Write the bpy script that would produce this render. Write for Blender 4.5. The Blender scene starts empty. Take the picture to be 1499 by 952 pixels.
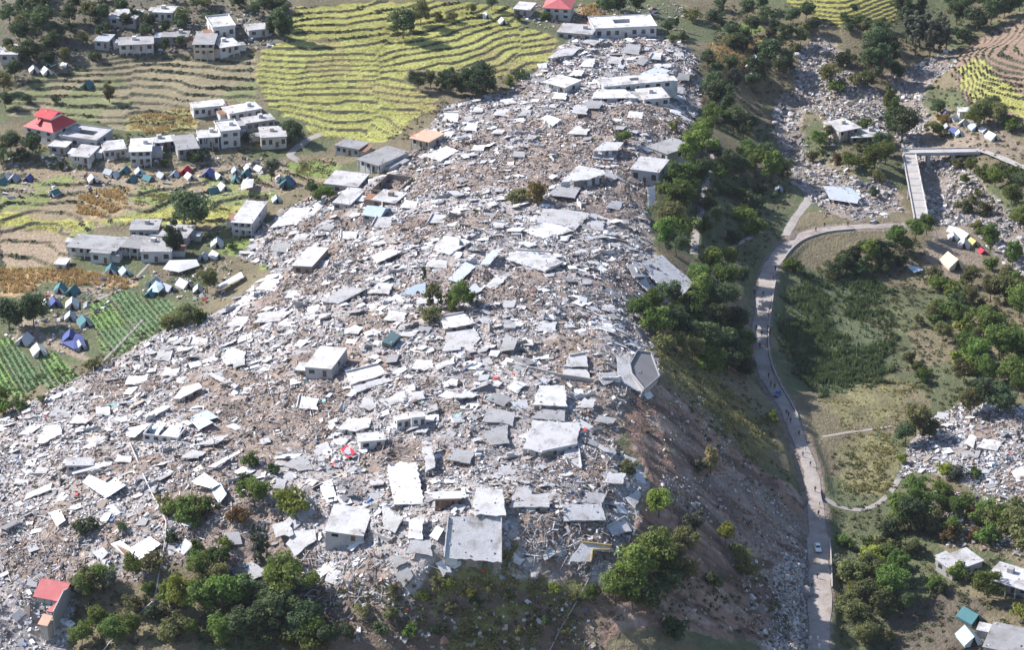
import bpy, math, random
import numpy as np
from mathutils import Vector, Matrix

# ------------------------------------------------------------------ camera, sky, sun, exposure
scene = bpy.context.scene
COL = scene.collection
random.seed(7); RNG = np.random.default_rng(11)
CAM_H, PITCH, F = 347.0, math.radians(25.0), 3650.0
CP, SP = math.cos(PITCH), math.sin(PITCH)
cam_data = bpy.data.cameras.new('camera'); cam = bpy.data.objects.new('camera', cam_data); COL.objects.link(cam)
cam.location = (0, 0, CAM_H); cam.rotation_euler = (math.pi/2-PITCH, 0, 0)
cam_data.sensor_width = 36.0; cam_data.lens = 36.0*F/1499.0
cam_data.clip_start = 1.0; cam_data.clip_end = 20000.0
scene.camera = cam
SUN_EL, SUN_AZ = math.radians(37.0), math.radians(-66.0)       # azimuth from +Y, negative = to the left
sdir = Vector((math.sin(SUN_AZ)*math.cos(SUN_EL), math.cos(SUN_AZ)*math.cos(SUN_EL), math.sin(SUN_EL)))
world = bpy.data.worlds.new('World'); scene.world = world; world.use_nodes = True
wn = world.node_tree.nodes; wl = world.node_tree.links; wn.clear()
sky = wn.new('ShaderNodeTexSky'); sky.sky_type = 'NISHITA'; sky.sun_disc = False
sky.sun_elevation = SUN_EL; sky.sun_rotation = SUN_AZ; sky.altitude = 1000; sky.air_density = 1.0; sky.dust_density = 1.0
wbg = wn.new('ShaderNodeBackground'); wbg.inputs['Strength'].default_value = 0.115
wout = wn.new('ShaderNodeOutputWorld'); wl.new(sky.outputs[0], wbg.inputs[0]); wl.new(wbg.outputs[0], wout.inputs[0])
sl = bpy.data.lights.new('sun', 'SUN'); sl.energy = 5.0; sl.angle = math.radians(0.5); sl.color = (1.0, 0.965, 0.93)
sun = bpy.data.objects.new('sun', sl); COL.objects.link(sun)
sun.rotation_euler = sdir.to_track_quat('Z', 'Y').to_euler(); sun.location = (-200, 500, 400)
scene.view_settings.view_transform = 'Standard'; scene.view_settings.look = 'None'
scene.view_settings.gamma = 1.0; scene.view_settings.use_curve_mapping = False
scene.view_settings.exposure = 1.0
scene.render.resolution_x = 1024; scene.render.resolution_y = 651

# ------------------------------------------------------------------ projection helpers (photo pixel + height -> world)
def ray(px, py):
    u = (px-749.5)/F; v = (py-476.0)/F
    return np.array([u, CP-v*SP, -SP-v*CP])
def unproj(px, py, z):
    d = ray(px, py); t = (z-CAM_H)/d[2]
    return np.array([d[0]*t, d[1]*t, z])
def proj(p):
    x, y, z = p[0], p[1], p[2]-CAM_H
    dep = y*CP - z*SP; up = y*SP + z*CP
    return 749.5+F*x/dep, 476.0-F*up/dep

# ------------------------------------------------------------------ noise
def _hash(ix, iy, seed):
    h = (ix.astype(np.int64)*374761393 + iy.astype(np.int64)*668265263 + seed*974711) & 0xffffffff
    h = ((h ^ (h >> 13))*1274126177) & 0xffffffff
    h = ((h ^ (h >> 15))*2246822519) & 0xffffffff
    return ((h ^ (h >> 16)) & 0xffffff)/float(0xffffff)
def vnoise(x, y, seed=0):
    x = np.asarray(x, float); y = np.asarray(y, float)
    ix = np.floor(x); iy = np.floor(y); fx = x-ix; fy = y-iy
    fx = fx*fx*(3-2*fx); fy = fy*fy*(3-2*fy)
    a = _hash(ix, iy, seed); b = _hash(ix+1, iy, seed); c = _hash(ix, iy+1, seed); d = _hash(ix+1, iy+1, seed)
    return (a*(1-fx)+b*fx)*(1-fy)+(c*(1-fx)+d*fx)*fy
def fbm(x, y, scale, octs=3, seed=0):
    s = 0; a = 1.0; tot = 0
    for k in range(octs):
        s = s + a*(vnoise(x/scale*2**k+17.3*k, y/scale*2**k-9.1*k, seed+k)*2-1); tot += a; a *= .5
    return s/tot

# ------------------------------------------------------------------ terrain height field
CTRL = [  # px, py, z : the road valley on the right
 (1190,952,0),(1195,800,1),(1190,700,2.5),(1140,590,5),(1108,520,7),(1120,420,9),(1160,350,10),(1230,332,9.5),(1320,330,8),
 (1250,600,2),(1220,660,1.5),(1300,500,2),(1220,470,3),(1400,500,2),(1450,650,4),(1400,850,-1),(1300,900,-4),(1480,930,-2),
 (1260,800,-2),(1330,740,0),(1499,500,3),(1499,780,2),(1240,950,-5),(1380,600,2),(1280,400,4),(1400,400,3),(1350,450,2),
 (1300,290,2.5),(1240,290,6),(1410,280,2),(1480,340,1.5),(1380,250,2),(1350,180,4),(1340,130,6),(1390,60,12),(1310,215,4),
 (1420,210,9),(1499,235,9),(1450,150,13),(1499,60,21),(1440,90,17),(1499,150,13),(1395,170,9),(1470,200,10),
 (1190,160,6),(1150,230,3),(1200,250,4),(1235,170,10),(1215,110,11),(1130,150,5),(1100,60,18),(1140,30,20),(1240,20,22),(1320,10,20),(1260,240,7),
 (1085,100,17),(1060,160,14),(1160,280,8),
 # right flank
 (1040,110,21),(1000,200,27),(1040,240,18),(1015,365,21),(1090,300,13),(1100,220,13),(960,260,30),(930,350,34),(1000,400,27.5),(1060,400,16),
 (900,450,37),(950,470,31),(1000,500,23),(1060,500,13),(965,545,38),(915,600,39),(905,660,39),(935,700,36),(930,790,33),(900,850,31),
 (1040,600,22),(1060,700,19),(1100,640,13),(1100,750,12),(1150,760,5),(1020,800,22),(1000,900,20),(1100,900,7),(1150,900,2),(930,930,22),(1020,700,24),
 # hill crown
 (700,700,41),(700,600,43),(700,500,43),(700,400,40),(750,300,36),(800,200,31),(880,120,27),(920,50,26),(900,0,27),(820,600,42),(820,450,40),(850,700,39),(830,350,37),
 (800,850,32),(700,852,32),(600,862,31),(700,950,18),(820,950,18),(600,950,19),(500,940,20),
 (550,550,39),(550,700,38.5),(450,650,36),(450,450,31),(550,350,31),(600,270,28),(450,330,21),(650,200,27),(720,150,26),(800,100,26),
 (300,550,27),(300,650,31),(150,650,23),(0,650,14),(0,750,17),(0,900,14),(150,800,24),(300,800,29),(450,840,28),(250,900,19),(400,930,18),(100,930,11),(0,952,10),(400,760,34),
 # left and rear fields
 (0,612,11),(120,552,13),(230,482,15),(330,420,16),(370,350,16.5),(430,300,18),(480,240,20),(600,200,24),
 (100,450,12.5),(0,520,10.5),(0,400,13),(100,300,17),(0,250,18.5),(300,260,18.5),(100,200,21.5),(0,130,25),(100,50,34),(0,0,38),(300,150,24.5),(300,50,33),(200,100,28),
 (400,200,21.5),(500,230,21),(500,150,25.5),(600,120,27.5),(500,80,30.5),(700,70,29.5),(600,20,34),(400,0,37),(760,20,31),(200,0,38),(1000,0,25),(640,160,25),(250,380,15)]
cw = [tuple(unproj(a, b, c)) for a, b, c in CTRL]
cw += [(-330,560,6),(-330,760,14),(-330,950,34),(-300,1150,55),(0,1200,48),(300,1180,45),(330,950,26),(330,760,8),(330,560,0),(200,470,-8),(0,455,8),(-200,480,4),(60,470,-2),(-80,470,10)]
cw = np.array(cw)
def tps_fit(p):
    n = len(p); S = 100.0
    X = p[:, :2]/S
    r2 = ((X[:, None]-X[None])**2).sum(-1); K = .5*r2*np.log(r2+1e-12)
    A = np.zeros((n+3, n+3)); A[:n, :n] = K+np.eye(n)*0.0015; A[:n, n] = 1; A[:n, n+1:] = X; A[n, :n] = 1; A[n+1:, :n] = X.T
    w = np.linalg.solve(A, np.concatenate([p[:, 2], np.zeros(3)]))
    def ev(x, y):
        q = np.stack([x, y], -1)/S; out = np.empty(len(q))
        for i in range(0, len(q), 20000):
            c = q[i:i+20000]
            d = (c[:, None, 0]-X[None, :, 0])**2+(c[:, None, 1]-X[None, :, 1])**2
            out[i:i+20000] = (.5*d*np.log(d+1e-12))@w[:n]+w[n]+c@w[n+1:]
        return out
    return ev
tps = tps_fit(cw)
def axis(a, b, step, lo, hi):
    core = list(np.arange(a, b, step)); up = []; s = step; v = core[-1]
    while v < hi: s *= 1.16; v += s; up.append(v)
    dn = []; s = step; v = core[0]
    while v > lo: s *= 1.16; v -= s; dn.append(v)
    return np.array(dn[::-1]+core+up)
XS = axis(-222, 232, 0.9, -5000, 5000); YS = axis(500, 1130, 0.85, -3500, 9000)
NX, NY = len(XS), len(YS)
cx = np.linspace(-330, 330, 166); cy = np.linspace(455, 1200, 187)       # coarse spline samples, then bicubic-ish lookup
GX, GY = np.meshgrid(cx, cy); CZ = tps(GX.ravel(), GY.ravel()).reshape(GX.shape)
def coarse(x, y):
    fx = np.clip((x-cx[0])/(cx[1]-cx[0]), 0, len(cx)-1.001); fy = np.clip((y-cy[0])/(cy[1]-cy[0]), 0, len(cy)-1.001)
    ix = fx.astype(int); iy = fy.astype(int); tx = fx-ix; ty = fy-iy
    return (CZ[iy, ix]*(1-tx)+CZ[iy, ix+1]*tx)*(1-ty)+(CZ[iy+1, ix]*(1-tx)+CZ[iy+1, ix+1]*tx)*ty
X2, Y2 = np.meshgrid(XS, YS)
Z0 = coarse(X2.ravel(), Y2.ravel()).reshape(X2.shape)
dist_out = np.maximum(np.maximum(np.abs(X2)-330, 0), np.maximum(np.maximum(455-Y2, Y2-1200), 0))
Z0 = Z0 + np.where(Y2 > 600, 1, 0)*np.minimum(dist_out, 3000)*0.06
ZF = Z0.copy()
def zat(x, y, Z=None):
    Z = ZF if Z is None else Z
    x = np.atleast_1d(np.asarray(x, float)); y = np.atleast_1d(np.asarray(y, float))
    ix = np.clip(np.searchsorted(XS, x)-1, 0, NX-2); iy = np.clip(np.searchsorted(YS, y)-1, 0, NY-2)
    tx = np.clip((x-XS[ix])/(XS[ix+1]-XS[ix]), 0, 1); ty = np.clip((y-YS[iy])/(YS[iy+1]-YS[iy]), 0, 1)
    return (Z[iy, ix]*(1-tx)+Z[iy, ix+1]*tx)*(1-ty)+(Z[iy+1, ix]*(1-tx)+Z[iy+1, ix+1]*tx)*ty
def z1(x, y, Z=None): return float(zat(x, y, Z)[0])
TT = np.arange(520, 1330, 0.6)
def hit(px, py, h=0.0, Z=None):
    d = ray(px, py); P = d[None]*TT[:, None]
    g = zat(P[:, 0], P[:, 1], Z)+h-(P[:, 2]+CAM_H)
    k = np.argmax(g > 0)
    if k == 0: k = len(TT)-1
    a = g[k-1]; b = g[k]; t = TT[k-1]+(TT[k]-TT[k-1])*(-a/(b-a) if b != a else 0)
    p = d*t; return np.array([p[0], p[1], p[2]+CAM_H])
def wpoly(pts): return np.array([hit(a, b, 0, Z0)[:2] for a, b in pts])
def pip(x, y, poly):
    shp = x.shape; x = x.ravel(); y = y.ravel(); out = np.zeros(len(x), bool)
    m = (x > poly[:, 0].min()) & (x < poly[:, 0].max()) & (y > poly[:, 1].min()) & (y < poly[:, 1].max())
    idx = np.nonzero(m)[0]; xx = x[idx]; yy = y[idx]; ins = np.zeros(len(idx), bool)
    n = len(poly)
    for i in range(n):
        x1, y1 = poly[i]; x2, y2 = poly[(i+1) % n]
        c = ((y1 > yy) != (y2 > yy))
        if y1 != y2: ins ^= c & (xx < (x2-x1)*(yy-y1)/(y2-y1)+x1)
    out[idx] = ins; return out.reshape(shp)
def seg_dist(x, y, pl):
    """distance to a polyline and interpolated z of the polyline (pl: n x 3)"""
    best = np.full(x.shape, 1e9); zz = np.zeros(x.shape)
    for i in range(len(pl)-1):
        a = pl[i]; b = pl[i+1]; dx, dy = b[0]-a[0], b[1]-a[1]; L = dx*dx+dy*dy
        t = np.clip(((x-a[0])*dx+(y-a[1])*dy)/L, 0, 1)
        d = np.hypot(x-a[0]-t*dx, y-a[1]-t*dy); m = d < best
        best = np.where(m, d, best); zz = np.where(m, a[2]+t*(b[2]-a[2]), zz)
    return best, zz
def smooth_line(px_pts, n, Z=None, zs=None):
    """Catmull-Rom through pixel points laid on the ground, heights smoothed"""
    P = [hit(a, b, 0, Z0) if zs is None else unproj(a, b, zs[i]) for i, (a, b) in enumerate(px_pts)]
    P = [2*P[0]-P[1]]+P+[2*P[-1]-P[-2]]; out = []
    for i in range(1, len(P)-2):
        for k in range(n):
            t = k/n; p0, p1, p2, p3 = P[i-1:i+3]
            out.append(.5*((2*p1)+(-p0+p2)*t+(2*p0-5*p1+4*p2-p3)*t*t+(-p0+3*p1-3*p2+p3)*t**3))
    out.append(P[-2]); out = np.array(out)
    for _ in range(6): out[1:-1, 2] = (out[:-2, 2]+2*out[1:-1, 2]+out[2:, 2])/4
    return out

ROAD_PX = [(1198,990),(1199,930),(1200,860),(1198,800),(1194,740),(1186,690),(1170,645),(1152,600),(1131,565),(1116,530),(1112,490),(1117,445),(1124,405),(1140,372),(1165,350),(1200,338),(1240,333),(1290,331),(1330,330)]
ROAD = smooth_line(ROAD_PX, 6)
PATHS = [  # name, points, half width, label
 ('hill_path', [(1016,372),(1020,335),(1030,290),(1036,250),(1043,215),(1030,195)], 1.3, 'grey path climbing between trees on the right flank of the hill'),
 ('side_lane', [(1150,345),(1165,318),(1180,298),(1184,284),(1172,272),(1158,266)], 1.6, 'pale lane branching uphill from the road bend'),
 ('short_path', [(1072,362),(1090,352),(1108,342)], 1.0, 'short pale path on the wooded slope above the road bend'),
 ('field_path', [(1204,640),(1240,634),(1275,629),(1305,624)], 0.6, 'straight pale footpath crossing the field right of the road'),
 ('curved_path', [(1208,730),(1228,742),(1258,747),(1285,738),(1304,720),(1318,698),(1330,680)], 0.9, 'curved grey footpath leading from the road to the right hand ruins'),
 ('terrace_lane', [(440,237),(425,226),(440,212),(452,204),(470,196)], 1.6, 'grey lane below the yellow rice terraces'),
 ('stepped_path', [(150,530),(200,478),(208,468)], 0.5, 'narrow earth footpath beside the green vegetable plots'),
 ('tent_path', [(140,440),(175,425),(195,410),(212,393),(222,383)], 0.5, 'narrow footpath winding between tents and vegetable plots'),
]
PATHL = [(n, smooth_line(p, 5), w, l) for n, p, w, l in PATHS]

# --- land cover polygons in photo pixels -> world
POLY = {
 'rice': [(374,100),(385,76),(430,60),(560,62),(640,46),(760,38),(812,52),(816,78),(770,104),(720,112),(600,100),(598,125),(640,145),(626,168),(560,206),(500,205),(460,200),(432,172),(395,152),(376,122)],
 'rice_top': [(425,55),(428,12),(560,2),(700,4),(760,12),(760,40),(640,48),(560,62)],
 'left_up': [(0,135),(60,112),(130,95),(200,82),(372,78),(376,150),(282,150),(290,196),(200,192),(110,172),(30,168),(0,160)],
 'left_mid': [(0,238),(120,246),(330,238),(420,240),(490,228),(482,262),(402,290),(342,322),(300,335),(190,322),(100,348),(98,392),(0,402)],
 'right_up': [(1380,92),(1430,50),(1499,28),(1499,190),(1440,172),(1402,132)],
 'top_right': [(1150,0),(1322,0),(1312,32),(1230,42),(1168,14)],
 'main_rubble': [(0,612),(60,582),(130,547),(235,487),(320,455),(398,398),(350,372),(390,330),(430,300),(480,276),(560,262),(590,240),(612,212),(650,152),(740,136),(800,92),(830,60),(870,45),(985,55),(1022,85),(1026,150),(1000,196),(975,235),(952,262),(948,312),(958,380),(1010,408),(990,440),(915,432),(948,480),(968,540),(950,575),(910,602),(903,650),(935,690),(940,740),(925,790),(903,850),(800,848),(660,842),(600,860),(560,850),(500,870),(460,835),(410,850),(350,855),(300,812),(240,835),(200,850),(150,840),(112,870),(104,930),(84,952),(70,990),(-30,990),(-30,625)],
 'right_rubble': [(1362,612),(1410,590),(1499,598),(1530,640),(1530,745),(1430,722),(1400,695),(1340,692),(1312,702),(1328,662),(1345,640)],
 'scree': [(960,700),(1040,690),(1110,705),(1180,770),(1182,960),(1120,960),(1090,870),(1050,780),(980,740)],
 'scree2': [(975,560),(1030,590),(1080,650),(1060,690),(990,650)],
 'gully': [(1140,830),(1182,800),(1182,960),(1130,960)],
 'river_a': [(1140,140),(1165,120),(1170,70),(1200,55),(1240,80),(1230,120),(1190,150),(1165,180),(1180,215),(1220,250),(1260,270),(1310,268),(1325,310),(1255,322),(1190,300),(1165,262),(1150,235),(1128,190)],
 'river_b': [(1300,110),(1330,100),(1400,70),(1400,95),(1350,130),(1360,170),(1345,210),(1420,250),(1470,300),(1499,330),(1520,420),(1470,390),(1420,330),(1370,330),(1345,300),(1330,240),(1310,200),(1312,150)],
 'spoil': [(1200,110),(1260,105),(1290,140),(1300,200),(1260,180),(1210,180),(1180,160)],
 'veg_a': [(128,448),(178,424),(250,440),(262,468),(180,518),(150,516)],
 'veg_b': [(-10,498),(18,494),(66,560),(30,582),(-10,572)],
 'veg_c': [(52,524),(80,516),(116,552),(70,572)],
 'maize_a': [(0,388),(60,388),(140,398),(195,412),(190,424),(110,416),(0,408)],
 'maize_b': [(118,278),(190,276),(186,300),(150,318),(112,306)],
 'maize_c': [(0,408),(60,412),(40,432),(0,430)],
 'maize_d': [(1035,65),(1120,55),(1128,80),(1090,102),(1040,98)],
 'maize_e': [(848,8),(880,2),(880,30),(850,24)],
 'maize_f': [(190,168),(282,155),(290,185),(230,198),(190,188)],
 'stubble': [(0,330),(100,342),(98,385),(0,385)],
 'bright_a': [(0,312),(140,322),(135,333),(0,332)],
 'bright_b': [(135,324),(250,306),(345,300),(340,325),(190,322)],
 'bright_c': [(1402,100),(1425,85),(1499,140),(1499,170),(1440,150),(1405,130)],
 'green_a': [(200,270),(270,285),(270,308),(195,300)],
 'shade_crop': [(1150,430),(1185,395),(1250,395),(1300,420),(1300,560),(1260,575),(1200,580),(1160,540),(1140,490)],
 'lit_grass': [(1205,575),(1240,578),(1290,545),(1325,560),(1318,600),(1285,625),(1235,618)],
 'lit_grass2': [(1228,655),(1265,640),(1305,650),(1316,680),(1300,715),(1268,738),(1236,715)],
 'ridge_grass': [(965,505),(1020,520),(1080,580),(1130,640),(1120,680),(1080,650),(1020,590),(970,550)],
 'front_green': [(630,848),(865,846),(855,866),(640,872)],
 'front_green2': [(660,918),(760,898),(800,930),(660,948)],
 'earth_slope': [(905,600),(960,560),(1060,640),(1180,720),(1180,960),(860,960),(890,880),(935,790),(940,700)],
 'dirt_camp': [(0,238),(430,236),(420,275),(0,282)],
 'dirt_camp2': [(70,430),(140,420),(170,440),(130,460),(110,500),(140,530),(60,510),(10,500),(20,480)],
 'dirt_right': [(1370,160),(1470,190),(1499,215),(1499,235),(1430,225),(1360,230),(1345,190)],
 'dirt_tents': [(1370,330),(1440,330),(1440,400),(1380,405),(1350,370)],
 'yard_dark': [(1310,900),(1380,860),(1440,880),(1430,960),(1300,960)],
 'front_bank': [(430,870),(600,866),(860,852),(900,870),(880,990),(420,990)],
 'lawn': [(425,240),(470,232),(495,238),(480,256),(430,256)],
 'lawn2': [(805,140),(850,140),(850,150),(800,150)],
 'lawn3': [(360,375),(400,365),(410,385),(380,400)],
 'lawn4': [(325,350),(362,345),(358,372),(322,372)],
 'lawn5': [(1065,35),(1100,33),(1120,45),(1090,50)],
 'orchard': [(60,0),(420,0),(420,70),(200,82),(0,130),(0,0)],
}
WP = {k: wpoly(v) for k, v in POLY.items()}
JX = X2+fbm(X2, Y2, 9, 2, 5)*2.6+fbm(X2, Y2, 2.6, 2, 6)*1.3; JY = Y2+fbm(X2, Y2, 9, 2, 9)*3.6+fbm(X2, Y2, 2.6, 2, 8)*1.6
MASK = {k: pip(X2, Y2, p) if k.startswith('veg') else pip(JX, JY, p) for k, p in WP.items()}

# --- terraces
gy, gx = np.gradient(Z0); gx = gx/np.gradient(X2, axis=1); gy = gy/np.gradient(Y2, axis=0)
GRAD = np.clip(np.hypot(gx, gy), .02, .5)
riser = np.zeros(Z0.shape)
def terrace(keys, step, cell, seed):
    global ZF
    m = np.zeros(Z0.shape, bool)
    for k in keys: m |= MASK[k]
    wx = (X2+fbm(X2, Y2, 30, 2, seed)*9)/cell; wy = (Y2+fbm(X2, Y2, 25, 2, seed+3)*6)/(cell*1.3)
    off = _hash(np.floor(wx), np.floor(wy), seed)*step*0.9
    zq = Z0+fbm(X2, Y2, 32, 3, seed+7)*step*1.6+fbm(X2, Y2, 11, 2, seed+8)*step*.35+off
    k = np.floor(zq/step); fr = zq/step-k
    r = np.clip(GRAD*1.35/step, .14, .5)
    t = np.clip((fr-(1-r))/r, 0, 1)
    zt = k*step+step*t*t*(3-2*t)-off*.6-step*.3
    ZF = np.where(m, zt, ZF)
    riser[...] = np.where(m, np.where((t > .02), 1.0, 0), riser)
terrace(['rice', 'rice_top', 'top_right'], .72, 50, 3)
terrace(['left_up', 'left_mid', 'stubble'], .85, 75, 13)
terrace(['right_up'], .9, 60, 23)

# --- rubble and earth relief
RUB = MASK['main_rubble'] | MASK['right_rubble']
soft = RUB.astype(float)
for _ in range(3):
    soft[1:-1, 1:-1] = (soft[1:-1, 1:-1]*2+soft[:-2, 1:-1]+soft[2:, 1:-1]+soft[1:-1, :-2]+soft[1:-1, 2:])/6
ZF = ZF+soft*(fbm(X2, Y2, 9, 3, 31)*1.5+fbm(X2, Y2, 3.2, 2, 37)*.75)
earth = (MASK['earth_slope'] | MASK['scree'] | MASK['scree2'] | MASK['ridge_grass']).astype(float)
front_e = MASK['front_bank'].astype(float)
gul = fbm(X2*.9+Y2*.25, Y2*.35, 7, 4, 41)
ZF = ZF+earth*(gul*1.5+fbm(X2*1.1+Y2*.3, Y2*.5, 3.0, 2, 42)*.6)+front_e*(fbm(X2, Y2*.7, 6, 3, 44)*1.1+fbm(X2, Y2, 2.6, 2, 46)*.5)+(1-soft)*(1-riser)*fbm(X2, Y2, 5, 3, 43)*.16
RIV = MASK['river_a'] | MASK['river_b']
ZF = ZF+RIV*(fbm(X2, Y2, 6, 3, 47)*.7-.4)+MASK['spoil']*fbm(X2, Y2, 7, 3, 49)*.9
front = (Y2 < 560) & (X2 > -75) & (X2 < 40) & (~RUB) & (Z0 < 34)
stp = 2.2; zq = Z0/stp+fbm(X2, Y2, 16, 2, 51)*.4; fk = np.floor(zq); ff = zq-fk
ZF = np.where(front, ZF*.45+.55*((fk+np.clip((ff-.55)/.45, 0, 1)-fbm(X2, Y2, 16, 2, 51)*.4)*stp+.2), ZF)
# --- road and path beds cut into the ground
RD, RZ = seg_dist(X2, Y2, ROAD)
w = np.clip((6.4-RD)/3.2, 0, 1); w = w*w*(3-2*w); ZF = ZF*(1-w)+(RZ-.10)*w
PD = np.full(Z0.shape, 1e9)
for n, pl, hw, l in PATHL:
    d, zz = seg_dist(X2, Y2, pl); w = np.clip((hw+2.2-d)/1.6, 0, 1); ZF = ZF*(1-w)+(zz-.08)*w; PD = np.minimum(PD, d-hw)

BZ = [wpoly(p) for p in ([(330,600),(400,555),(520,570),(500,600),(430,660),(380,690),(300,650),(270,600)], [(700,420),(780,400),(900,440),(880,470),(780,470),(700,450)], [(0,760),(110,740),(130,830),(60,860),(0,850)], [(770,670),(890,660),(900,720),(790,720)], [(560,320),(720,300),(760,340),(600,350)], [(770,760),(860,755),(850,835),(765,825)], [(660,210),(860,170),(900,240),(720,270),(640,290)], [(430,400),(560,390),(520,420),(400,440)], [(130,560),(230,520),(220,570),(140,600)], [(440,800),(560,815),(600,900),(440,900)], [(240,690),(360,690),(400,800),(260,800)], [(580,560),(700,540),(710,600),(600,610)])]
def brownness(x, y):
    b = fbm(x, y, 17, 3, 95)
    xj = x+fbm(x, y, 8, 2, 97)*4; yj = y+fbm(x, y, 8, 2, 98)*6; m = np.zeros(x.shape, bool)
    for p in BZ: m |= pip(xj, yj, p)
    return b*.95+np.where(m, .42, .0)
# --- land cover colours
Cc = np.zeros(Z0.shape+(3,))
def paint(m, col, var=.2, sc=6, seed=0):
    n = (1+var*fbm(X2, Y2, sc, 3, seed+60))[..., None]
    Cc[...] = np.where(m[..., None], np.array(col)*n, Cc)
base_n = fbm(X2, Y2, 28, 3, 71)
paint(np.ones(Z0.shape, bool), (.15, .125, .075), .3, 10, 1)
m = base_n > .05; paint(m, (.095, .105, .05), .3, 8, 2)
paint(MASK['orchard'], (.14, .125, .09), .35, 14, 3)
paint(MASK['left_up'], (.22, .185, .115), .25, 14, 4)
paint(MASK['left_up'] & (fbm(X2, Y2, 20, 2, 83) > .1), (.17, .18, .08), .2, 14, 4)
paint(MASK['left_mid'], (.25, .195, .12), .25, 16, 5)
paint(MASK['left_mid'] & (fbm(X2, Y2, 24, 2, 85) > .15), (.20, .22, .08), .2, 14, 4)
paint(MASK['rice'], (.32, .315, .095), .2, 14, 6)
paint(MASK['rice'] & (fbm(X2, Y2, 18, 2, 87) > .25), (.30, .26, .10), .12, 20, 6)
paint(MASK['rice_top'], (.27, .26, .075), .22, 22, 7)
paint(MASK['top_right'], (.31, .29, .07), .2, 22, 7)
paint(MASK['right_up'], (.25, .17, .125), .15, 20, 8)
for k in ('bright_a', 'bright_b', 'bright_c'): paint(MASK[k], (.36, .34, .10), .15, 12, 9)
paint(MASK['stubble'], (.30, .225, .155), .12, 10, 10)
paint(MASK['green_a'], (.22, .25, .09), .15, 12, 10)
for k in ('dirt_camp', 'dirt_camp2'): paint(MASK[k] & (fbm(X2, Y2, 16, 2, 91) > -.15), (.26, .21, .15), .2, 8, 11)
for k in ('dirt_right', 'dirt_tents'): paint(MASK[k], (.22, .175, .13), .3, 9, 12)
for k in ('maize_a', 'maize_b', 'maize_c', 'maize_d', 'maize_e'): paint(MASK[k], (.36, .25, .13), .25, 6, 13)
paint(MASK['maize_f'], (.27, .25, .10), .2, 8, 13)
for k in ('veg_a', 'veg_b', 'veg_c'): paint(MASK[k], (.13, .18, .085), .2, 6, 14)
vc = _hash(np.floor((X2*.8+Y2*.35)/9), np.floor((Y2-X2*.3)/16), 7); vm_ = MASK['veg_a'] | MASK['veg_b'] | MASK['veg_c']; paint(vm_ & (vc > .55), (.16, .235, .07), .2, 6, 14); paint(vm_ & ((np.mod((X2*.8+Y2*.35), 9) < .8) | (np.mod(Y2-X2*.3, 16) < .9)), (.15, .12, .08), .2, 4, 14)
for k in ('lawn', 'lawn2', 'lawn3', 'lawn4', 'lawn5'): paint(MASK[k], (.16, .20, .055), .25, 7, 15)
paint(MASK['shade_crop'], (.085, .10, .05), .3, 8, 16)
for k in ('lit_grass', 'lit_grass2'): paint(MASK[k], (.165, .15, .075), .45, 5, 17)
paint(MASK['earth_slope'], (.235, .148, .112), .4, 7, 18)
stk = fbm(X2*.30+Y2*.1, Y2*1.0-X2*.2, 3.2, 3, 171); paint(MASK['earth_slope'] & (stk > .22), (.125, .082, .066), .3, 4, 18); paint(MASK['earth_slope'] & (stk < -.3), (.30, .225, .185), .3, 4, 18)
paint(MASK['ridge_grass'], (.13, .115, .045), .35, 6, 19)
paint(MASK['scree'] & (stk < .15), (.23, .175, .150), .4, 5, 20)
paint(MASK['gully'], (.34, .31, .29), .3, 5, 20)
paint(MASK['front_bank'], (.145, .108, .082), .4, 6, 21)  # brown earth, with some of the bank's shade put into the colour
for k in ('front_green', 'front_green2'): paint(MASK[k], (.16, .155, .06), .4, 6, 21)
paint(RIV, (.235, .195, .165), .35, 7, 22)
paint(MASK['spoil'], (.25, .205, .165), .3, 7, 23)
paint(MASK['yard_dark'], (.10, .082, .06), .3, 7, 24)
paint(RUB, (.31, .275, .26), .35, 5, 25)
brown = RUB & (brownness(X2, Y2)+fbm(X2, Y2, 3, 2, 99)*.15 > .15); paint(brown, (.225, .175, .145), .4, 4, 26)
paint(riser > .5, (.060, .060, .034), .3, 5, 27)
paint(RD < 3.6, (.19, .15, .125), .2, 4, 28)
Cc = np.clip(Cc, .01, .7)

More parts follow.
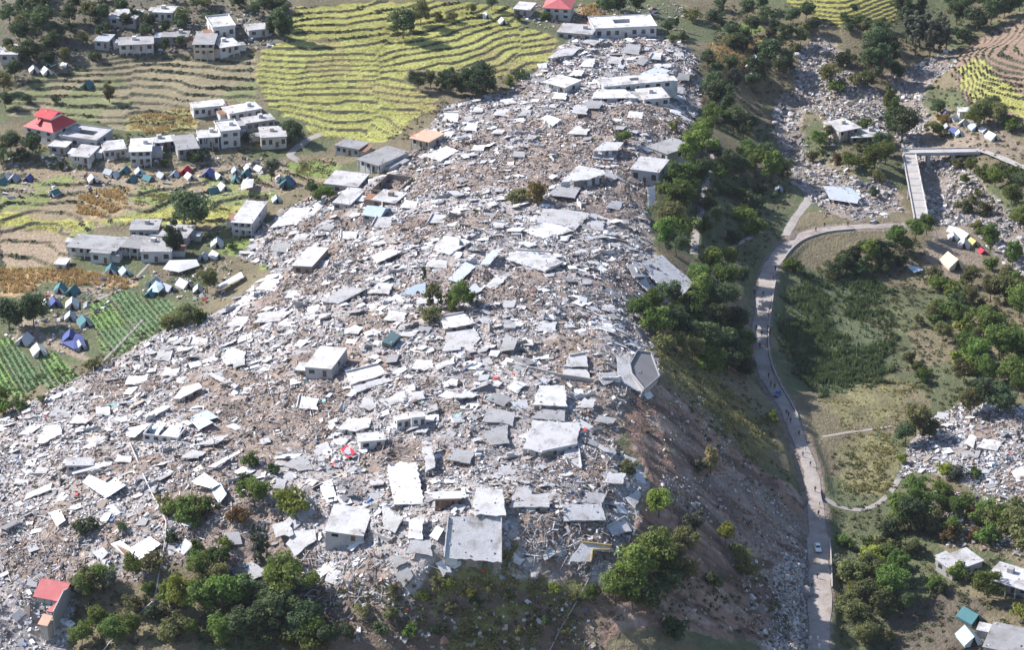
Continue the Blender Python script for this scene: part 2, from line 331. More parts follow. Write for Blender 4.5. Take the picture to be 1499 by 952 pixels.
# ------------------------------------------------------------------ materials
MATS = {}
def nodes_of(name):
    m = bpy.data.materials.new(name); m.use_nodes = True; nt = m.node_tree; nt.nodes.clear()
    return m, nt, nt.nodes.new('ShaderNodeOutputMaterial'), nt.nodes.new('ShaderNodeBsdfPrincipled')
def mathn(nt, op, a, b=None, c=None):
    n = nt.nodes.new('ShaderNodeMath'); n.operation = op
    for i, v in enumerate((a, b, c)):
        if v is None: continue
        if isinstance(v, (int, float)): n.inputs[i].default_value = v
        else: nt.links.new(v, n.inputs[i])
    return n.outputs[0]
def pmat(name, col=(.5, .5, .5), rough=.9, var=.2, scale=1.0, metal=0.0, bump=0.0, bscale=6.0, attr=False, orand=0.0, wave=0.0, stain=0.0, stain_col=(.1, .09, .08), transl=0.0, spec=.3, coord='Object'):
    m, nt, out, bs = nodes_of(name); L = nt.links
    tc = nt.nodes.new('ShaderNodeTexCoord')
    def noise(sc, det=3):
        n = nt.nodes.new('ShaderNodeTexNoise'); n.inputs['Scale'].default_value = sc; n.inputs['Detail'].default_value = det; n.inputs['Roughness'].default_value = .62
        L.new(tc.outputs[coord], n.inputs['Vector']); return n.outputs[0]
    f = mathn(nt, 'MULTIPLY_ADD', noise(scale, 4), 2*var*1.6, 1-var*1.6)
    f2 = mathn(nt, 'MULTIPLY_ADD', noise(scale*7.3, 3), 1.1*var, 1-.55*var)
    f = mathn(nt, 'MULTIPLY', f, f2)
    if orand > 0:
        oi = nt.nodes.new('ShaderNodeObjectInfo')
        f = mathn(nt, 'MULTIPLY', f, mathn(nt, 'MULTIPLY_ADD', oi.outputs['Random'], 2*orand, 1-orand))
    vm = nt.nodes.new('ShaderNodeVectorMath'); vm.operation = 'SCALE'
    if attr:
        a = nt.nodes.new('ShaderNodeAttribute'); a.attribute_name = 'Col'; L.new(a.outputs['Color'], vm.inputs[0])
    else: vm.inputs[0].default_value = col
    L.new(f, vm.inputs['Scale']); colout = vm.outputs[0]
    if transl > .2 and orand > .2:
        hs_ = nt.nodes.new('ShaderNodeHueSaturation'); oi2 = nt.nodes.new('ShaderNodeObjectInfo'); L.new(colout, hs_.inputs['Color'])
        fr_ = mathn(nt, 'FRACT', mathn(nt, 'MULTIPLY', oi2.outputs['Random'], 17.3)); L.new(mathn(nt, 'MULTIPLY_ADD', fr_, .05, .475), hs_.inputs['Hue']); colout = hs_.outputs[0]
    if stain > 0:
        s = mathn(nt, 'MULTIPLY', mathn(nt, 'SMOOTH_MIN', 1.0, mathn(nt, 'MULTIPLY', mathn(nt, 'MAXIMUM', mathn(nt, 'SUBTRACT', noise(scale*.55, 5), .5), 0.0), 6.0), .1), stain)
        mx = nt.nodes.new('ShaderNodeMix'); mx.data_type = 'RGBA'; L.new(s, mx.inputs[0]); L.new(colout, mx.inputs[6]); mx.inputs[7].default_value = (*stain_col, 1); colout = mx.outputs[2]
    L.new(colout, bs.inputs['Base Color'])
    bs.inputs['Roughness'].default_value = rough; bs.inputs['Metallic'].default_value = metal; bs.inputs['Specular IOR Level'].default_value = spec
    if bump > 0 or wave > 0:
        bp = nt.nodes.new('ShaderNodeBump'); bp.inputs['Distance'].default_value = 1.0
        if wave > 0:
            wv = nt.nodes.new('ShaderNodeTexWave'); wv.inputs['Scale'].default_value = wave; L.new(tc.outputs['Object'], wv.inputs['Vector']); L.new(wv.outputs[1], bp.inputs['Height']); bp.inputs['Strength'].default_value = .06
        else:
            L.new(noise(bscale, 4), bp.inputs['Height']); bp.inputs['Strength'].default_value = bump
        L.new(bp.outputs[0], bs.inputs['Normal'])
    sh = bs.outputs[0]
    if transl > 0:
        tr = nt.nodes.new('ShaderNodeBsdfTranslucent'); L.new(colout, tr.inputs[0]); ms = nt.nodes.new('ShaderNodeMixShader'); ms.inputs[0].default_value = transl
        L.new(sh, ms.inputs[1]); L.new(tr.outputs[0], ms.inputs[2]); sh = ms.outputs[0]
    L.new(sh, out.inputs[0]); MATS[name] = m; return m
pmat('terrain', attr=True, var=.40, scale=.6, bump=.8, bscale=1.1)
pmat('debris', attr=True, var=.14, scale=.9)
pmat('crop', attr=True, var=.15, scale=.3, transl=.25)
pmat('conc_white', (.475, .465, .47), .85, .2, .45, stain=.85, stain_col=(.29, .26, .24), orand=.12, bump=.25, bscale=3)
pmat('conc_pale', (.40, .39, .395), .88, .22, .4, stain=.8, stain_col=(.20, .175, .155), orand=.15, bump=.25, bscale=3)
pmat('conc_grey', (.28, .275, .28), .9, .22, .4, stain=.6, stain_col=(.14, .125, .11), orand=.15, bump=.25, bscale=3)
pmat('conc_dark', (.19, .185, .19), .9, .18, .4, stain=.4, stain_col=(.09, .085, .08), orand=.15)
pmat('wall_white', (.50, .49, .48), .85, .2, .5, stain=.6, stain_col=(.30, .26, .22), orand=.1)
pmat('wall_cream', (.47, .42, .35), .88, .2, .5, stain=.6, stain_col=(.25, .2, .16), orand=.1)
pmat('wall_grey', (.34, .33, .33), .88, .15, .5, stain=.4, stain_col=(.17, .15, .13), orand=.15)
pmat('wall_stone', (.26, .22, .19), .92, .3, 1.6, stain=.3, stain_col=(.14, .11, .09), bump=.5, bscale=3)
pmat('wall_yellow', (.42, .31, .12), .88, .15, .5, stain=.4, stain_col=(.22, .15, .08))
pmat('tin', (.50, .52, .55), .5, .12, .4, metal=.25, wave=1.6, stain=.35, stain_col=(.30, .26, .23), orand=.2)
pmat('tin_blue', (.36, .43, .50), .5, .12, .4, metal=.25, wave=1.6, stain=.3, stain_col=(.25, .24, .23), orand=.2)
pmat('red_roof', (.42, .045, .05), .55, .15, .5, wave=1.2, stain=.35, stain_col=(.28, .09, .08))
pmat('faded_red', (.40, .10, .10), .65, .18, .5, wave=1.2, stain=.4, stain_col=(.42, .27, .25))
pmat('pink_roof', (.52, .32, .23), .85, .15, .5, stain=.4, stain_col=(.36, .25, .2))
pmat('rust', (.25, .13, .08), .85, .25, .8, stain=.4, stain_col=(.12, .07, .05))
pmat('timber', (.26, .16, .085), .85, .25, 1.2, orand=.2)
pmat('cabin_grey', (.075, .12, .13), .7, .2, 1)
pmat('teal_paint', (.06, .20, .17), .6, .15, 1)
pmat('glass_dark', (.03, .035, .04), .15, .1, 1, spec=.6)
pmat('door_brown', (.13, .085, .055), .7, .15, 1)
pmat('road', (.295, .26, .235), .92, .22, .3, stain=.8, stain_col=(.20, .145, .115), bump=.3, bscale=1.5)
pmat('path', (.27, .245, .23), .92, .2, .5, stain=.4, stain_col=(.18, .14, .11))
pmat('parapet', (.35, .325, .305), .88, .2, .5, stain=.4, stain_col=(.2, .18, .16))
pmat('bark', (.10, .075, .055), .95, .25, 2)
pmat('boulder', (.31, .29, .28), .9, .22, .8, stain=.3, stain_col=(.2, .18, .16), orand=.3, bump=.4, bscale=2)
for n, c in (('leaf_dark', (.075, .108, .046)), ('leaf_mid', (.120, .168, .036)), ('leaf_olive', (.155, .160, .06)), ('leaf_yellow', (.20, .23, .04)), ('leaf_grey', (.125, .138, .095)), ('leaf_autumn', (.19, .125, .045)), ('leaf_pale', (.25, .235, .10))):
    pmat(n, c, .7, .34, .45, orand=.38, transl=.42, spec=.25)
for n, c in (('tent_teal', (.06, .165, .185)), ('tent_white', (.56, .56, .545)), ('tent_blue', (.08, .10, .26)), ('tent_red', (.42, .03, .05)), ('tent_grey', (.34, .36, .38)), ('tent_cream', (.55, .49, .36)), ('tent_yellow', (.55, .48, .16)), ('tent_pale', (.36, .45, .48))):
    pmat(n, c, .8, .12, .8, orand=.12, transl=.12)
pmat('car_white', (.72, .72, .72), .35, .04, 1, spec=.5); pmat('car_blue', (.05, .09, .30), .35, .05, 1, spec=.5)
pmat('tyre', (.02, .02, .02), .85, .1, 2); pmat('chrome', (.6, .6, .6), .3, .05, 1, metal=.6)
for n, c in (('cloth_dark', (.025, .025, .03)), ('cloth_white', (.62, .62, .62)), ('cloth_blue', (.10, .16, .32)), ('cloth_brown', (.16, .10, .07)), ('cloth_tan', (.36, .29, .21)), ('cloth_pink', (.45, .20, .18)), ('skin', (.30, .17, .11)), ('hair', (.015, .012, .01))):
    pmat(n, c, .85, .12, 3)

# ------------------------------------------------------------------ mesh helpers
def np_mesh(name, V, Fq, colors=None, mat=None, smooth=False):
    V = np.asarray(V, np.float32); Fq = np.asarray(Fq, np.int32); k = Fq.shape[1]
    me = bpy.data.meshes.new(name)
    me.vertices.add(len(V)); me.vertices.foreach_set('co', V.ravel())
    me.loops.add(Fq.size); me.loops.foreach_set('vertex_index', Fq.ravel())
    me.polygons.add(len(Fq)); me.polygons.foreach_set('loop_start', np.arange(0, Fq.size, k, dtype=np.int32))
    if colors is not None:
        dom = 'POINT' if len(colors) == len(V) and len(V) != len(Fq) else 'FACE'
        a = me.attributes.new('Col', 'FLOAT_COLOR', dom); c4 = np.ones((len(colors), 4), np.float32); c4[:, :3] = colors
        a.data.foreach_set('color', c4.ravel())
    me.update(calc_edges=True)
    me.polygons.foreach_set('use_smooth', np.full(len(Fq), smooth))
    if mat: me.materials.append(MATS[mat])
    return me
def link(name, me, parent=None, loc=None):
    o = bpy.data.objects.new(name, me); COL.objects.link(o)
    if parent is not None: o.parent = parent
    if loc is not None: o.location = loc
    return o
def empty(name, loc, rz=0.0, scale=1.0):
    o = bpy.data.objects.new(name, None); COL.objects.link(o); o.location = loc; o.rotation_euler = (0, 0, rz); o.scale = (scale,)*3; o.empty_display_size = .5
    return o
def tag(o, label=None, cat=None, group=None, kind=None):
    if label: o['label'] = label
    if cat: o['category'] = cat
    if group: o['group'] = group
    if kind: o['kind'] = kind
    return o
class MB:
    def __init__(s): s.v = []; s.f = []
    def add(s, vs, fs):
        n = len(s.v); s.v += [tuple(map(float, v)) for v in vs]; s.f += [tuple(n+i for i in f) for f in fs]; return s
    def box(s, x0, x1, y0, y1, z0, z1):
        return s.add([(x0,y0,z0),(x1,y0,z0),(x1,y1,z0),(x0,y1,z0),(x0,y0,z1),(x1,y0,z1),(x1,y1,z1),(x0,y1,z1)],
                     [(3,2,1,0),(4,5,6,7),(0,1,5,4),(1,2,6,5),(2,3,7,6),(3,0,4,7)])
    def prism(s, poly, dvec):
        n = len(poly); p = [np.array(q, float) for q in poly]; d = np.array(dvec, float)
        return s.add(p+[q+d for q in p], [tuple(range(n))[::-1], tuple(range(n, 2*n))]+[(i, (i+1) % n, n+(i+1) % n, n+i) for i in range(n)])
    def tube(s, a, b, r0, r1, n=6):
        a = Vector(a); b = Vector(b); d = (b-a).normalized(); q = d.to_track_quat('Z', 'Y'); vs = []
        for c, r in ((a, r0), (b, r1)):
            for i in range(n):
                t = 2*math.pi*i/n; vs.append(c+q @ Vector((r*math.cos(t), r*math.sin(t), 0)))
        return s.add(vs, [(i, (i+1) % n, n+(i+1) % n, n+i) for i in range(n)]+[tuple(range(n))[::-1], tuple(range(n, 2*n))])
    def bar(s, a, b, w, h):
        a = Vector(a); b = Vector(b); d = b-a; q = d.to_track_quat('Y', 'Z'); L = d.length
        c = [q @ Vector(v)+a for v in ((-w,0,-h),(w,0,-h),(w,L,-h),(-w,L,-h),(-w,0,h),(w,0,h),(w,L,h),(-w,L,h))]
        return s.add(c, [(3,2,1,0),(4,5,6,7),(0,1,5,4),(1,2,6,5),(2,3,7,6),(3,0,4,7)])
    def build(s, name, mat, parent=None, smooth=False):
        me = bpy.data.meshes.new(name); me.from_pydata(s.v, [], s.f); me.update()
        if smooth: me.polygons.foreach_set('use_smooth', [True]*len(me.polygons))
        me.materials.append(MATS[mat]); return link(name, me, parent)

# ------------------------------------------------------------------ automatic "which one" labels
LANDMARKS = []; REG = []
ORD = ['', 'second', 'third', 'fourth', 'fifth', 'sixth', 'seventh', 'eighth', 'ninth', 'tenth', 'eleventh', 'twelfth', 'thirteenth', 'fourteenth', 'fifteenth', 'sixteenth', 'seventeenth', 'eighteenth', 'nineteenth', 'twentieth']
SHORT = {'large square grey roof slab at the front edge of the hill': 'large square front slab', 'white folded roof behind the large square slab': 'white folded roof', 'long white flat roof near the hill front': 'long white front roof', 'wide pale roof slab at the right brow': 'wide pale brow slab', 'broad stained slab beside the front cliff trees': 'broad stained slab', 'yellow walled ruin at the front cliff edge': 'yellow walled ruin', 'crumpled white roof right of the cypresses': 'crumpled white roof', 'long white roof beside the tilted white house': 'long white ridged roof', 'grey slab left of the bright white square roof': 'grey twin slab', 'white roof cluster behind the red tarpaulin': 'white roof cluster', 'white slab in front of the bushes on the crest': 'white slab below crest bushes', 'grey tilted slab on the left shoulder': 'grey left shoulder slab', 'lone white slab on the left slope': 'lone white left slab', 'bright white flat roof on the upper hill': 'bright upper hill roof', 'roof slab with open walls on the upper crest': 'open walled crest slab', 'buckled pale roof on the upper right crest': 'buckled pale roof', 'white roof left of the cliff top house': 'white cliff top roof', 'white roof below the pink roofed house': 'white roof below pink house', 'white roof at the head of the tin roof cluster': 'white roof above tin cluster', 'white roof slab low on the left slope': 'white lower left slab', 'big slab sliding down the right brow': 'big sliding slab', 'broad grey roof at the upper left foot of the hill': 'broad grey foot roof', 'long pale beam in the right hand ruins': 'long right hand beam', 'cluster of collapsed tin roofs on the left slope': 'tin roof cluster', 'bare rafters of the collapsed timber roof': 'bare brown rafters', 'long two storey house at the foot of the hill': 'long two storey house', 'courtyard house beside the red tiered roof': 'red roof courtyard house', 'two storey white house above the tents': 'two storey tent house', 'pale house beside the round green tree': 'round tree house', 'white roofed house at the upper left': 'upper left white house', 'grey roofed house above the terraces': 'grey house above terraces', 'low grey house by the rice terraces': 'low rice terrace house', 'broad grey roofed house below the rice terraces': 'broad rice terrace house', 'big bright white roof at the hill foot': 'big white foot roof', 'large courtyard building behind the hill': 'large rear courtyard building', 'dull red roof at the top edge': 'dull red top roof', 'small white house at the rear of the hill': 'small white rear house', 'house at the top of the wooded cliff': 'wooded cliff house', 'damaged house at lower right': 'damaged lower right house', 'broad concrete roof in the lower right corner': 'broad corner roof', 'pair of white metal cabins': 'white cabin pair', 'ruined white house with dark opening': 'dark doored ruin', 'faded red roof house at lower left': 'faded red roof house', 'tilted many sided tower roof': 'tilted tower roof'}
def landmark(px, py, phrase): LANDMARKS.append((px, py, SHORT.get(phrase, phrase)))
def register(o, what, px, py): REG.append((o, what, px, py))
def finish_labels():
    groups = {}
    for o, what, px, py in REG:
        d, lm = min(((math.hypot(px-a, py-b), (a, b, p)) for a, b, p in LANDMARKS), key=lambda t: t[0])
        dx, dy = px-lm[0], py-lm[1]
        if d < 3: side = 'beside'
        elif abs(dx) >= abs(dy)*1.0: side = 'right of' if dx > 0 else 'left of'
        else: side = 'in front of' if dy > 0 else 'behind'
        groups.setdefault((what, side, lm[2]), []).append((d, o))
    for (what, side, lm), lst in groups.items():
        lst.sort(key=lambda t: t[0])
        for i, (d, o) in enumerate(lst):
            pre = '' if i == 0 and len(lst) == 1 else ('nearest ' if i == 0 else ORD[min(i, 19)]+' nearest ')
            o['label'] = f'{pre}{what} {side} the {lm}'

# ------------------------------------------------------------------ terrain object
idx = np.arange(NX*NY).reshape(NY, NX)
Fq = np.stack([idx[:-1, :-1], idx[:-1, 1:], idx[1:, 1:], idx[1:, :-1]], -1).reshape(-1, 4)
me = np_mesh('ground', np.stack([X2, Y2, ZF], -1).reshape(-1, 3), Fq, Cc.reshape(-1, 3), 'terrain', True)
tag(link('ground', me), 'terraced valley ground with rubble covered hill', None, None, 'structure')
del Fq

# ------------------------------------------------------------------ road and paths (sheets laid on their beds)
def ribbon(name, pl, hw, lift, mat, label, kind='structure', edge=None):
    t = np.gradient(pl[:, :2], axis=0); t /= np.linalg.norm(t, axis=1)[:, None]; nrm = np.stack([t[:, 1], -t[:, 0]], -1)
    V = []; n = len(pl); offs = (-1, -.5, 0, .5, 1)
    for j in offs:
        ww = hw*(1+.34*(vnoise(np.arange(n)*.8, np.full(n, j*7+3.), 5)-.5)) if abs(j) == 1 else hw*np.ones(n)
        p = pl[:, :2]+nrm*(j*ww)[:, None]
        V.append(np.column_stack([p, pl[:, 2]+lift-(.04 if abs(j) == 1 else 0)]))
    V = np.array(V).reshape(-1, 3); Fs = []
    for a in range(len(offs)-1):
        for i in range(n-1): Fs.append((a*n+i, a*n+i+1, (a+1)*n+i+1, (a+1)*n+i))
    o = link(name, np_mesh(name, V, np.array(Fs)[:, ::-1], None, mat, True)); tag(o, label, None, None, kind); return nrm
RW = np.interp(np.arange(len(ROAD)), [0, 18, 26, 40, 50, 70, 84, 108], [3.0, 2.9, 2.1, 1.9, 2.3, 2.6, 2.4, 2.0])
rn = ribbon('road', ROAD, RW, .05, 'road', 'dusty grey road winding round the foot of the hill')
for n, pl, hw, l in PATHL: ribbon(n, pl, hw, .04, 'path', l)
for a, b in ((12, 20), (40, 72), (76, 98)):      # roadside parapet on the valley side, in lengths
    sub = ROAD[a:b]; nn = rn[a:b]
    for i in range(0, 1):
        mb = MB(); P = np.column_stack([sub[:, :2]+nn*(RW[a:b]+.35)[:, None], sub[:, 2]])
        for j in range(len(P)-1): mb.bar(P[j]+np.array([0, 0, .1]), P[j+1]+np.array([0, 0, .1]), .16, .42)
        o = mb.build('road_parapet', 'parapet'); pp = proj(P[len(P)//2])
        tag(o, {12: 'low concrete parapet beside the straight road near the white car', 40: 'long low pale parapet on the road where people walk', 76: 'curved pale parapet round the outside of the road bend'}[a], 'wall', 'parapets along the road')

# ------------------------------------------------------------------ loose debris (too many to count): real pieces, one mesh per kind
GXn = (coarse(X2.ravel()+1.5, Y2.ravel())-coarse(X2.ravel()-1.5, Y2.ravel())).reshape(X2.shape)/3.0
GYn = (coarse(X2.ravel(), Y2.ravel()+1.5)-coarse(X2.ravel(), Y2.ravel()-1.5)).reshape(X2.shape)/3.0
def gnorm(x, y):
    n = np.stack([-zat(x, y, GXn), -zat(x, y, GYn), np.ones(len(np.atleast_1d(x)))], -1)
    return n/np.linalg.norm(n, axis=1)[:, None]
def sample_poly(poly, n, dens=None):
    out = np.zeros((0, 2)); lo = poly.min(0); hi = poly.max(0)
    while len(out) < n:
        p = lo+RNG.random((n*2+20, 2))*(hi-lo); p = p[pip(p[:, 0], p[:, 1], poly)]
        if dens is not None: p = p[RNG.random(len(p)) < dens(p[:, 0], p[:, 1])]
        out = np.concatenate([out, p])
    return out[:n]
BOXF = np.array([(4,5,6,7),(0,1,5,4),(1,2,6,5),(2,3,7,6),(3,0,4,7)])
BOXV = np.array([(-1,-1,-1),(1,-1,-1),(1,1,-1),(-1,1,-1),(-1,-1,1),(1,-1,1),(1,1,1),(-1,1,1)], float)
def pieces(name, xy, sx, sy, sz, tilt, pal, probs, label, cat, lift=.25, jit=.22, zbase=None, yaw=None):
    n = len(xy); N = gnorm(xy[:, 0], xy[:, 1])+RNG.normal(0, 1, (n, 3))*np.asarray(tilt).reshape(-1, 1)
    N /= np.linalg.norm(N, axis=1)[:, None]
    a = RNG.random(n)*2*np.pi if yaw is None else yaw; T = np.stack([np.cos(a), np.sin(a), np.zeros(n)], -1)
    T -= N*(T*N).sum(1)[:, None]; T /= np.linalg.norm(T, axis=1)[:, None]; B = np.cross(N, T)
    J = BOXV[None]*(1+RNG.normal(0, 1, (n, 8, 3))*jit); J[:, :4, 2] = BOXV[None, :4, 2]
    L = J*np.stack([sx, sy, sz], -1)[:, None]*.5
    z = zat(xy[:, 0], xy[:, 1])+sz*lift if zbase is None else zbase
    V = L[..., 0:1]*T[:, None]+L[..., 1:2]*B[:, None]+L[..., 2:3]*N[:, None]+np.column_stack([xy, z])[:, None]
    Fs = (np.arange(n)[:, None, None]*8+BOXF[None]).reshape(-1, 4)
    pal = np.array(pal); ci = RNG.choice(len(pal), n, p=np.array(probs)/sum(probs)) if not callable(probs) else probs(xy)
    c = np.clip(pal[ci]*(1+RNG.normal(0, .24, (n, 1))), .01, .72)
    o = link(name, np_mesh(name, V.reshape(-1, 3), Fs, np.repeat(c, 5, 0), 'debris')); tag(o, label, cat, None, 'stuff'); return o
RP = [WP['main_rubble'], WP['right_rubble']]
# palette: white plaster, pale concrete, grey, tan, brown, brick, dark, blue, teal, red
PAL = [(.50,.495,.505), (.385,.375,.38), (.265,.255,.26), (.33,.275,.235), (.19,.145,.12), (.25,.16,.125), (.09,.08,.075), (.12,.19,.36), (.16,.34,.34), (.42,.06,.06)]
def pal_pick(xy):
    b = brownness(xy[:, 0], xy[:, 1]); r = RNG.random(len(xy))
    w1 = np.cumsum([.22,.27,.20,.11,.08,.015,.10,.004,.004,.002]); w2 = np.cumsum([.09,.15,.16,.24,.22,.03,.08,.002,.002,.001])
    i1 = np.searchsorted(w1/w1[-1], r); i2 = np.searchsorted(w2/w2[-1], r)
    return np.where(b+RNG.normal(0, .12, len(xy)) > .15, i2, i1).clip(0, 9)
def rub_pts(n, seed, bias=0.0):
    n2 = int(n*.08); d = (lambda x, y: np.clip(.55+1.1*fbm(x, y, 10, 3, seed)-bias*np.maximum(brownness(x, y), 0), .04, 1))
    return np.concatenate([sample_poly(RP[0], n-n2, d), sample_poly(RP[1], n2, d)])
xy = rub_pts(84000, 101); s = np.clip(RNG.lognormal(-1.25, .5, len(xy)), .14, 1.2)
pieces('rubble_heap', xy, s*(1+RNG.random(len(xy))*.9), s, s*(.45+.5*RNG.random(len(xy))), .55, PAL, pal_pick, 'broken stone, brick and plaster rubble covering the hill town', 'rubble')
xy = rub_pts(8000, 111, 1.2); s = np.clip(RNG.lognormal(-.45, .5, len(xy)), .3, 2.0)
pieces('broken_concrete', xy, s*(1+RNG.random(len(xy))*.8), s*.9, .10+.10*RNG.random(len(xy)), .26, PAL, pal_pick, 'small flat broken concrete pieces strewn through the rubble', 'concrete rubble', lift=1.2)
xy = np.concatenate([rub_pts(4800, 121)]+[sample_poly(b_, 260) for b_ in BZ]); s = 1.0+RNG.random(len(xy))*2.6
pieces('splintered_timber', xy, s, .09+.12*RNG.random(len(xy)), .08+.1*RNG.random(len(xy)), .25, PAL, [.14,.14,.16,.2,.28,.04,.04,0,0,0], 'splintered roof timbers and poles strewn through the rubble', 'timber', lift=2.2)
# river stones, scree and the stony slope
RDN = lambda x, y: np.clip(.45+1.1*fbm(x, y, 14, 3, 141), .03, 1)
BPAL = [(.40,.38,.37), (.31,.285,.27), (.225,.2,.185), (.17,.14,.12)]
xy = np.concatenate([sample_poly(WP['river_a'], 2500, RDN), sample_poly(WP['river_b'], 3900, RDN), sample_poly(WP['spoil'], 1200)]); s = np.clip(RNG.lognormal(-.85, .5, len(xy)), .2, 1.9)
pieces('river_stones', xy, s*1.3, s, s*.75, .4, BPAL, [.35,.35,.2,.1], 'grey stones filling the dry river bed', 'stones', jit=.3)
xy = np.concatenate([sample_poly(WP['scree'], 1900, lambda x, y: np.clip(.5+.9*fbm(x, y, 9, 3, 131), .05, 1)), sample_poly(WP['gully'], 2300), sample_poly(WP['scree2'], 350), sample_poly(WP['earth_slope'], 800)]); s = np.clip(RNG.lognormal(-1.35, .5, len(xy)), .12, 1.1)
pieces('scree_stones', xy, s*1.4, s, s*.7, .4, [(.42,.40,.385), (.31,.285,.27), (.20,.165,.145), (.13,.095,.075)], [.28,.3,.22,.2], 'loose grey stones spilled down the shaded slope above the road', 'stones', jit=.3)
xy = np.concatenate([sample_poly(wpoly([(360,860),(480,840),(600,862),(640,950),(420,960),(380,900)]), 420), sample_poly(wpoly([(640,880),(860,860),(880,955),(640,958)]), 160), sample_poly(wpoly([(0,200),(420,236),(420,285),(0,290)]), 700), sample_poly(wpoly([(60,420),(340,380),(330,440),(180,420),(100,520),(0,500)]), 600), sample_poly(wpoly([(140,20),(400,10),(400,70),(160,80)]), 700), sample_poly(wpoly([(760,5),(1000,5),(1000,50),(770,40)]), 500), sample_poly(wpoly([(1200,150),(1300,150),(1300,330),(1200,320)]), 500), sample_poly(wpoly([(1340,720),(1520,720),(1520,820),(1380,800)]), 600)])
s = np.clip(RNG.lognormal(-.8, .5, len(xy)), .2, 1.6)
pieces('scattered_stones', xy, s*1.4, s, s*.6, .35, PAL, [.10,.17,.22,.2,.2,.04,.06,.004,.004,.002], 'scattered stones and debris on open ground around the hill', 'stones', jit=.3)

# ------------------------------------------------------------------ large slabs and collapsed roofs, each a thing
SLABPOLY = []
def plane_slab(c, n, pts3, th, mat, name, broken=0.0, subdiv=0):
    """polygon pts3 (world, on plane c,n) -> object with origin at centroid"""
    c = np.mean(pts3, 0); P = []
    k = len(pts3)
    for i in range(k):
        a = pts3[i]; b = pts3[(i+1) % k]; e = b-a; L = np.linalg.norm(e); inw = np.cross(n, e/L); m = max(1, int(L/1.1)) if broken > 0 else 1
        for j in range(m):
            P.append(a+e*(j/m)+(inw*RNG.normal(.3, .5)*broken if j > 0 else 0))
    P = np.array(P)-c; top = [tuple(p) for p in P]; bot = [tuple(p-n*th+RNG.normal(0, .04, 3)*(broken > 0)) for p in P]; k = len(P)
    me = bpy.data.meshes.new(name); me.from_pydata(top+bot, [], [tuple(range(k)), tuple(range(k, 2*k))[::-1]]+[(i, k+i, k+(i+1) % k, (i+1) % k) for i in range(k)])
    me.update(); me.materials.append(MATS[mat]); o = link(name, me); o.location = c
    SLABPOLY.append((P+c, n)); return o
def gplane(x, y, f=.75, tilt=(0, 0)):
    g = np.array([z1(x, y, GXn)*f+tilt[0], z1(x, y, GYn)*f+tilt[1]]); n = np.array([-g[0], -g[1], 1.0]); return n/np.linalg.norm(n)
def roof_slab(pts, h=.8, tilt=(0, 0), mat='conc_pale', th=.28, broken=.5, walls=(), f=.75, name='collapsed_building', what=None, label=None, cat='roof slab', lm=None, wmat='conc_white'):
    q = np.mean(np.array(pts, float), 0); C = hit(q[0], q[1], h); n = gplane(C[0], C[1], f, tilt)
    W = []
    for a, b in pts:
        d = ray(a, b); o0 = np.array([0, 0, CAM_H]); t = np.dot(C-o0, n)/np.dot(d, n); W.append(o0+d*t)
    W = np.array(W); ar = sum(W[i][0]*W[(i+1) % len(W)][1]-W[(i+1) % len(W)][0]*W[i][1] for i in range(len(W)))
    if ar < 0: W = W[::-1]
    low = max(max(z1(p[0], p[1])-p[2]+.18 for p in W)*.55, 0); W[:, 2] += low
    o = plane_slab(C, n, W, th, mat, name, broken); c = np.array(o.location)
    for e in walls:                                   # upstanding edge beams
        a = W[e % len(W)]; b = W[(e+1) % len(W)]; inw = np.cross(n, (b-a)/np.linalg.norm(b-a)); mb = MB()
        mb.prism([a+inw*.05-c+n*.003, b+inw*.05-c+n*.003, b+inw*.33-c+n*.003, a+inw*.33-c+n*.003], n*.5); mb.build('parapet', wmat, o)
    if h >= 1.15 and name == 'collapsed_building':
        K = len(W); es = sorted(range(K), key=lambda i: (W[i][1]+W[(i+1) % K][1]))[:2]
        for e in es:
            a = W[e]; b = W[(e+1) % K]; L_ = np.linalg.norm(b-a); inw = np.cross(n, (b-a)/L_); f0 = 0.04
            while f0 < .9:
                f1 = min(.97, f0+.12+.22*RNG.random()); p = a+(b-a)*f0+inw*.35-c-n*(th+.003); q_ = a+(b-a)*f1+inw*.35-c-n*(th+.003)
                MB().prism([p, q_, q_+inw*.25, p+inw*.25], (RNG.normal(0, .1), RNG.normal(-.1, .1), -h-.4)).build('broken_wall', str(RNG.choice(['wall_grey', 'wall_stone', 'wall_white'])), o); f0 = f1+.08+.2*RNG.random()
    o['category'] = cat
    if label: o['label'] = label
    else: register(o, what or 'broken slab', q[0], q[1])
    if lm: landmark(q[0], q[1], lm)
    if name in ('collapsed_building', 'concrete_fragment', 'metal_roof_sheet'): o['group'] = {'collapsed_building': 'collapsed flat roofs on the hill', 'concrete_fragment': 'broken concrete slabs in the rubble', 'metal_roof_sheet': 'fallen metal roof sheets'}[name]
    return o
Wt, Pl, Gy, Dk, Tn = 'conc_white', 'conc_pale', 'conc_grey', 'conc_dark', 'tin'
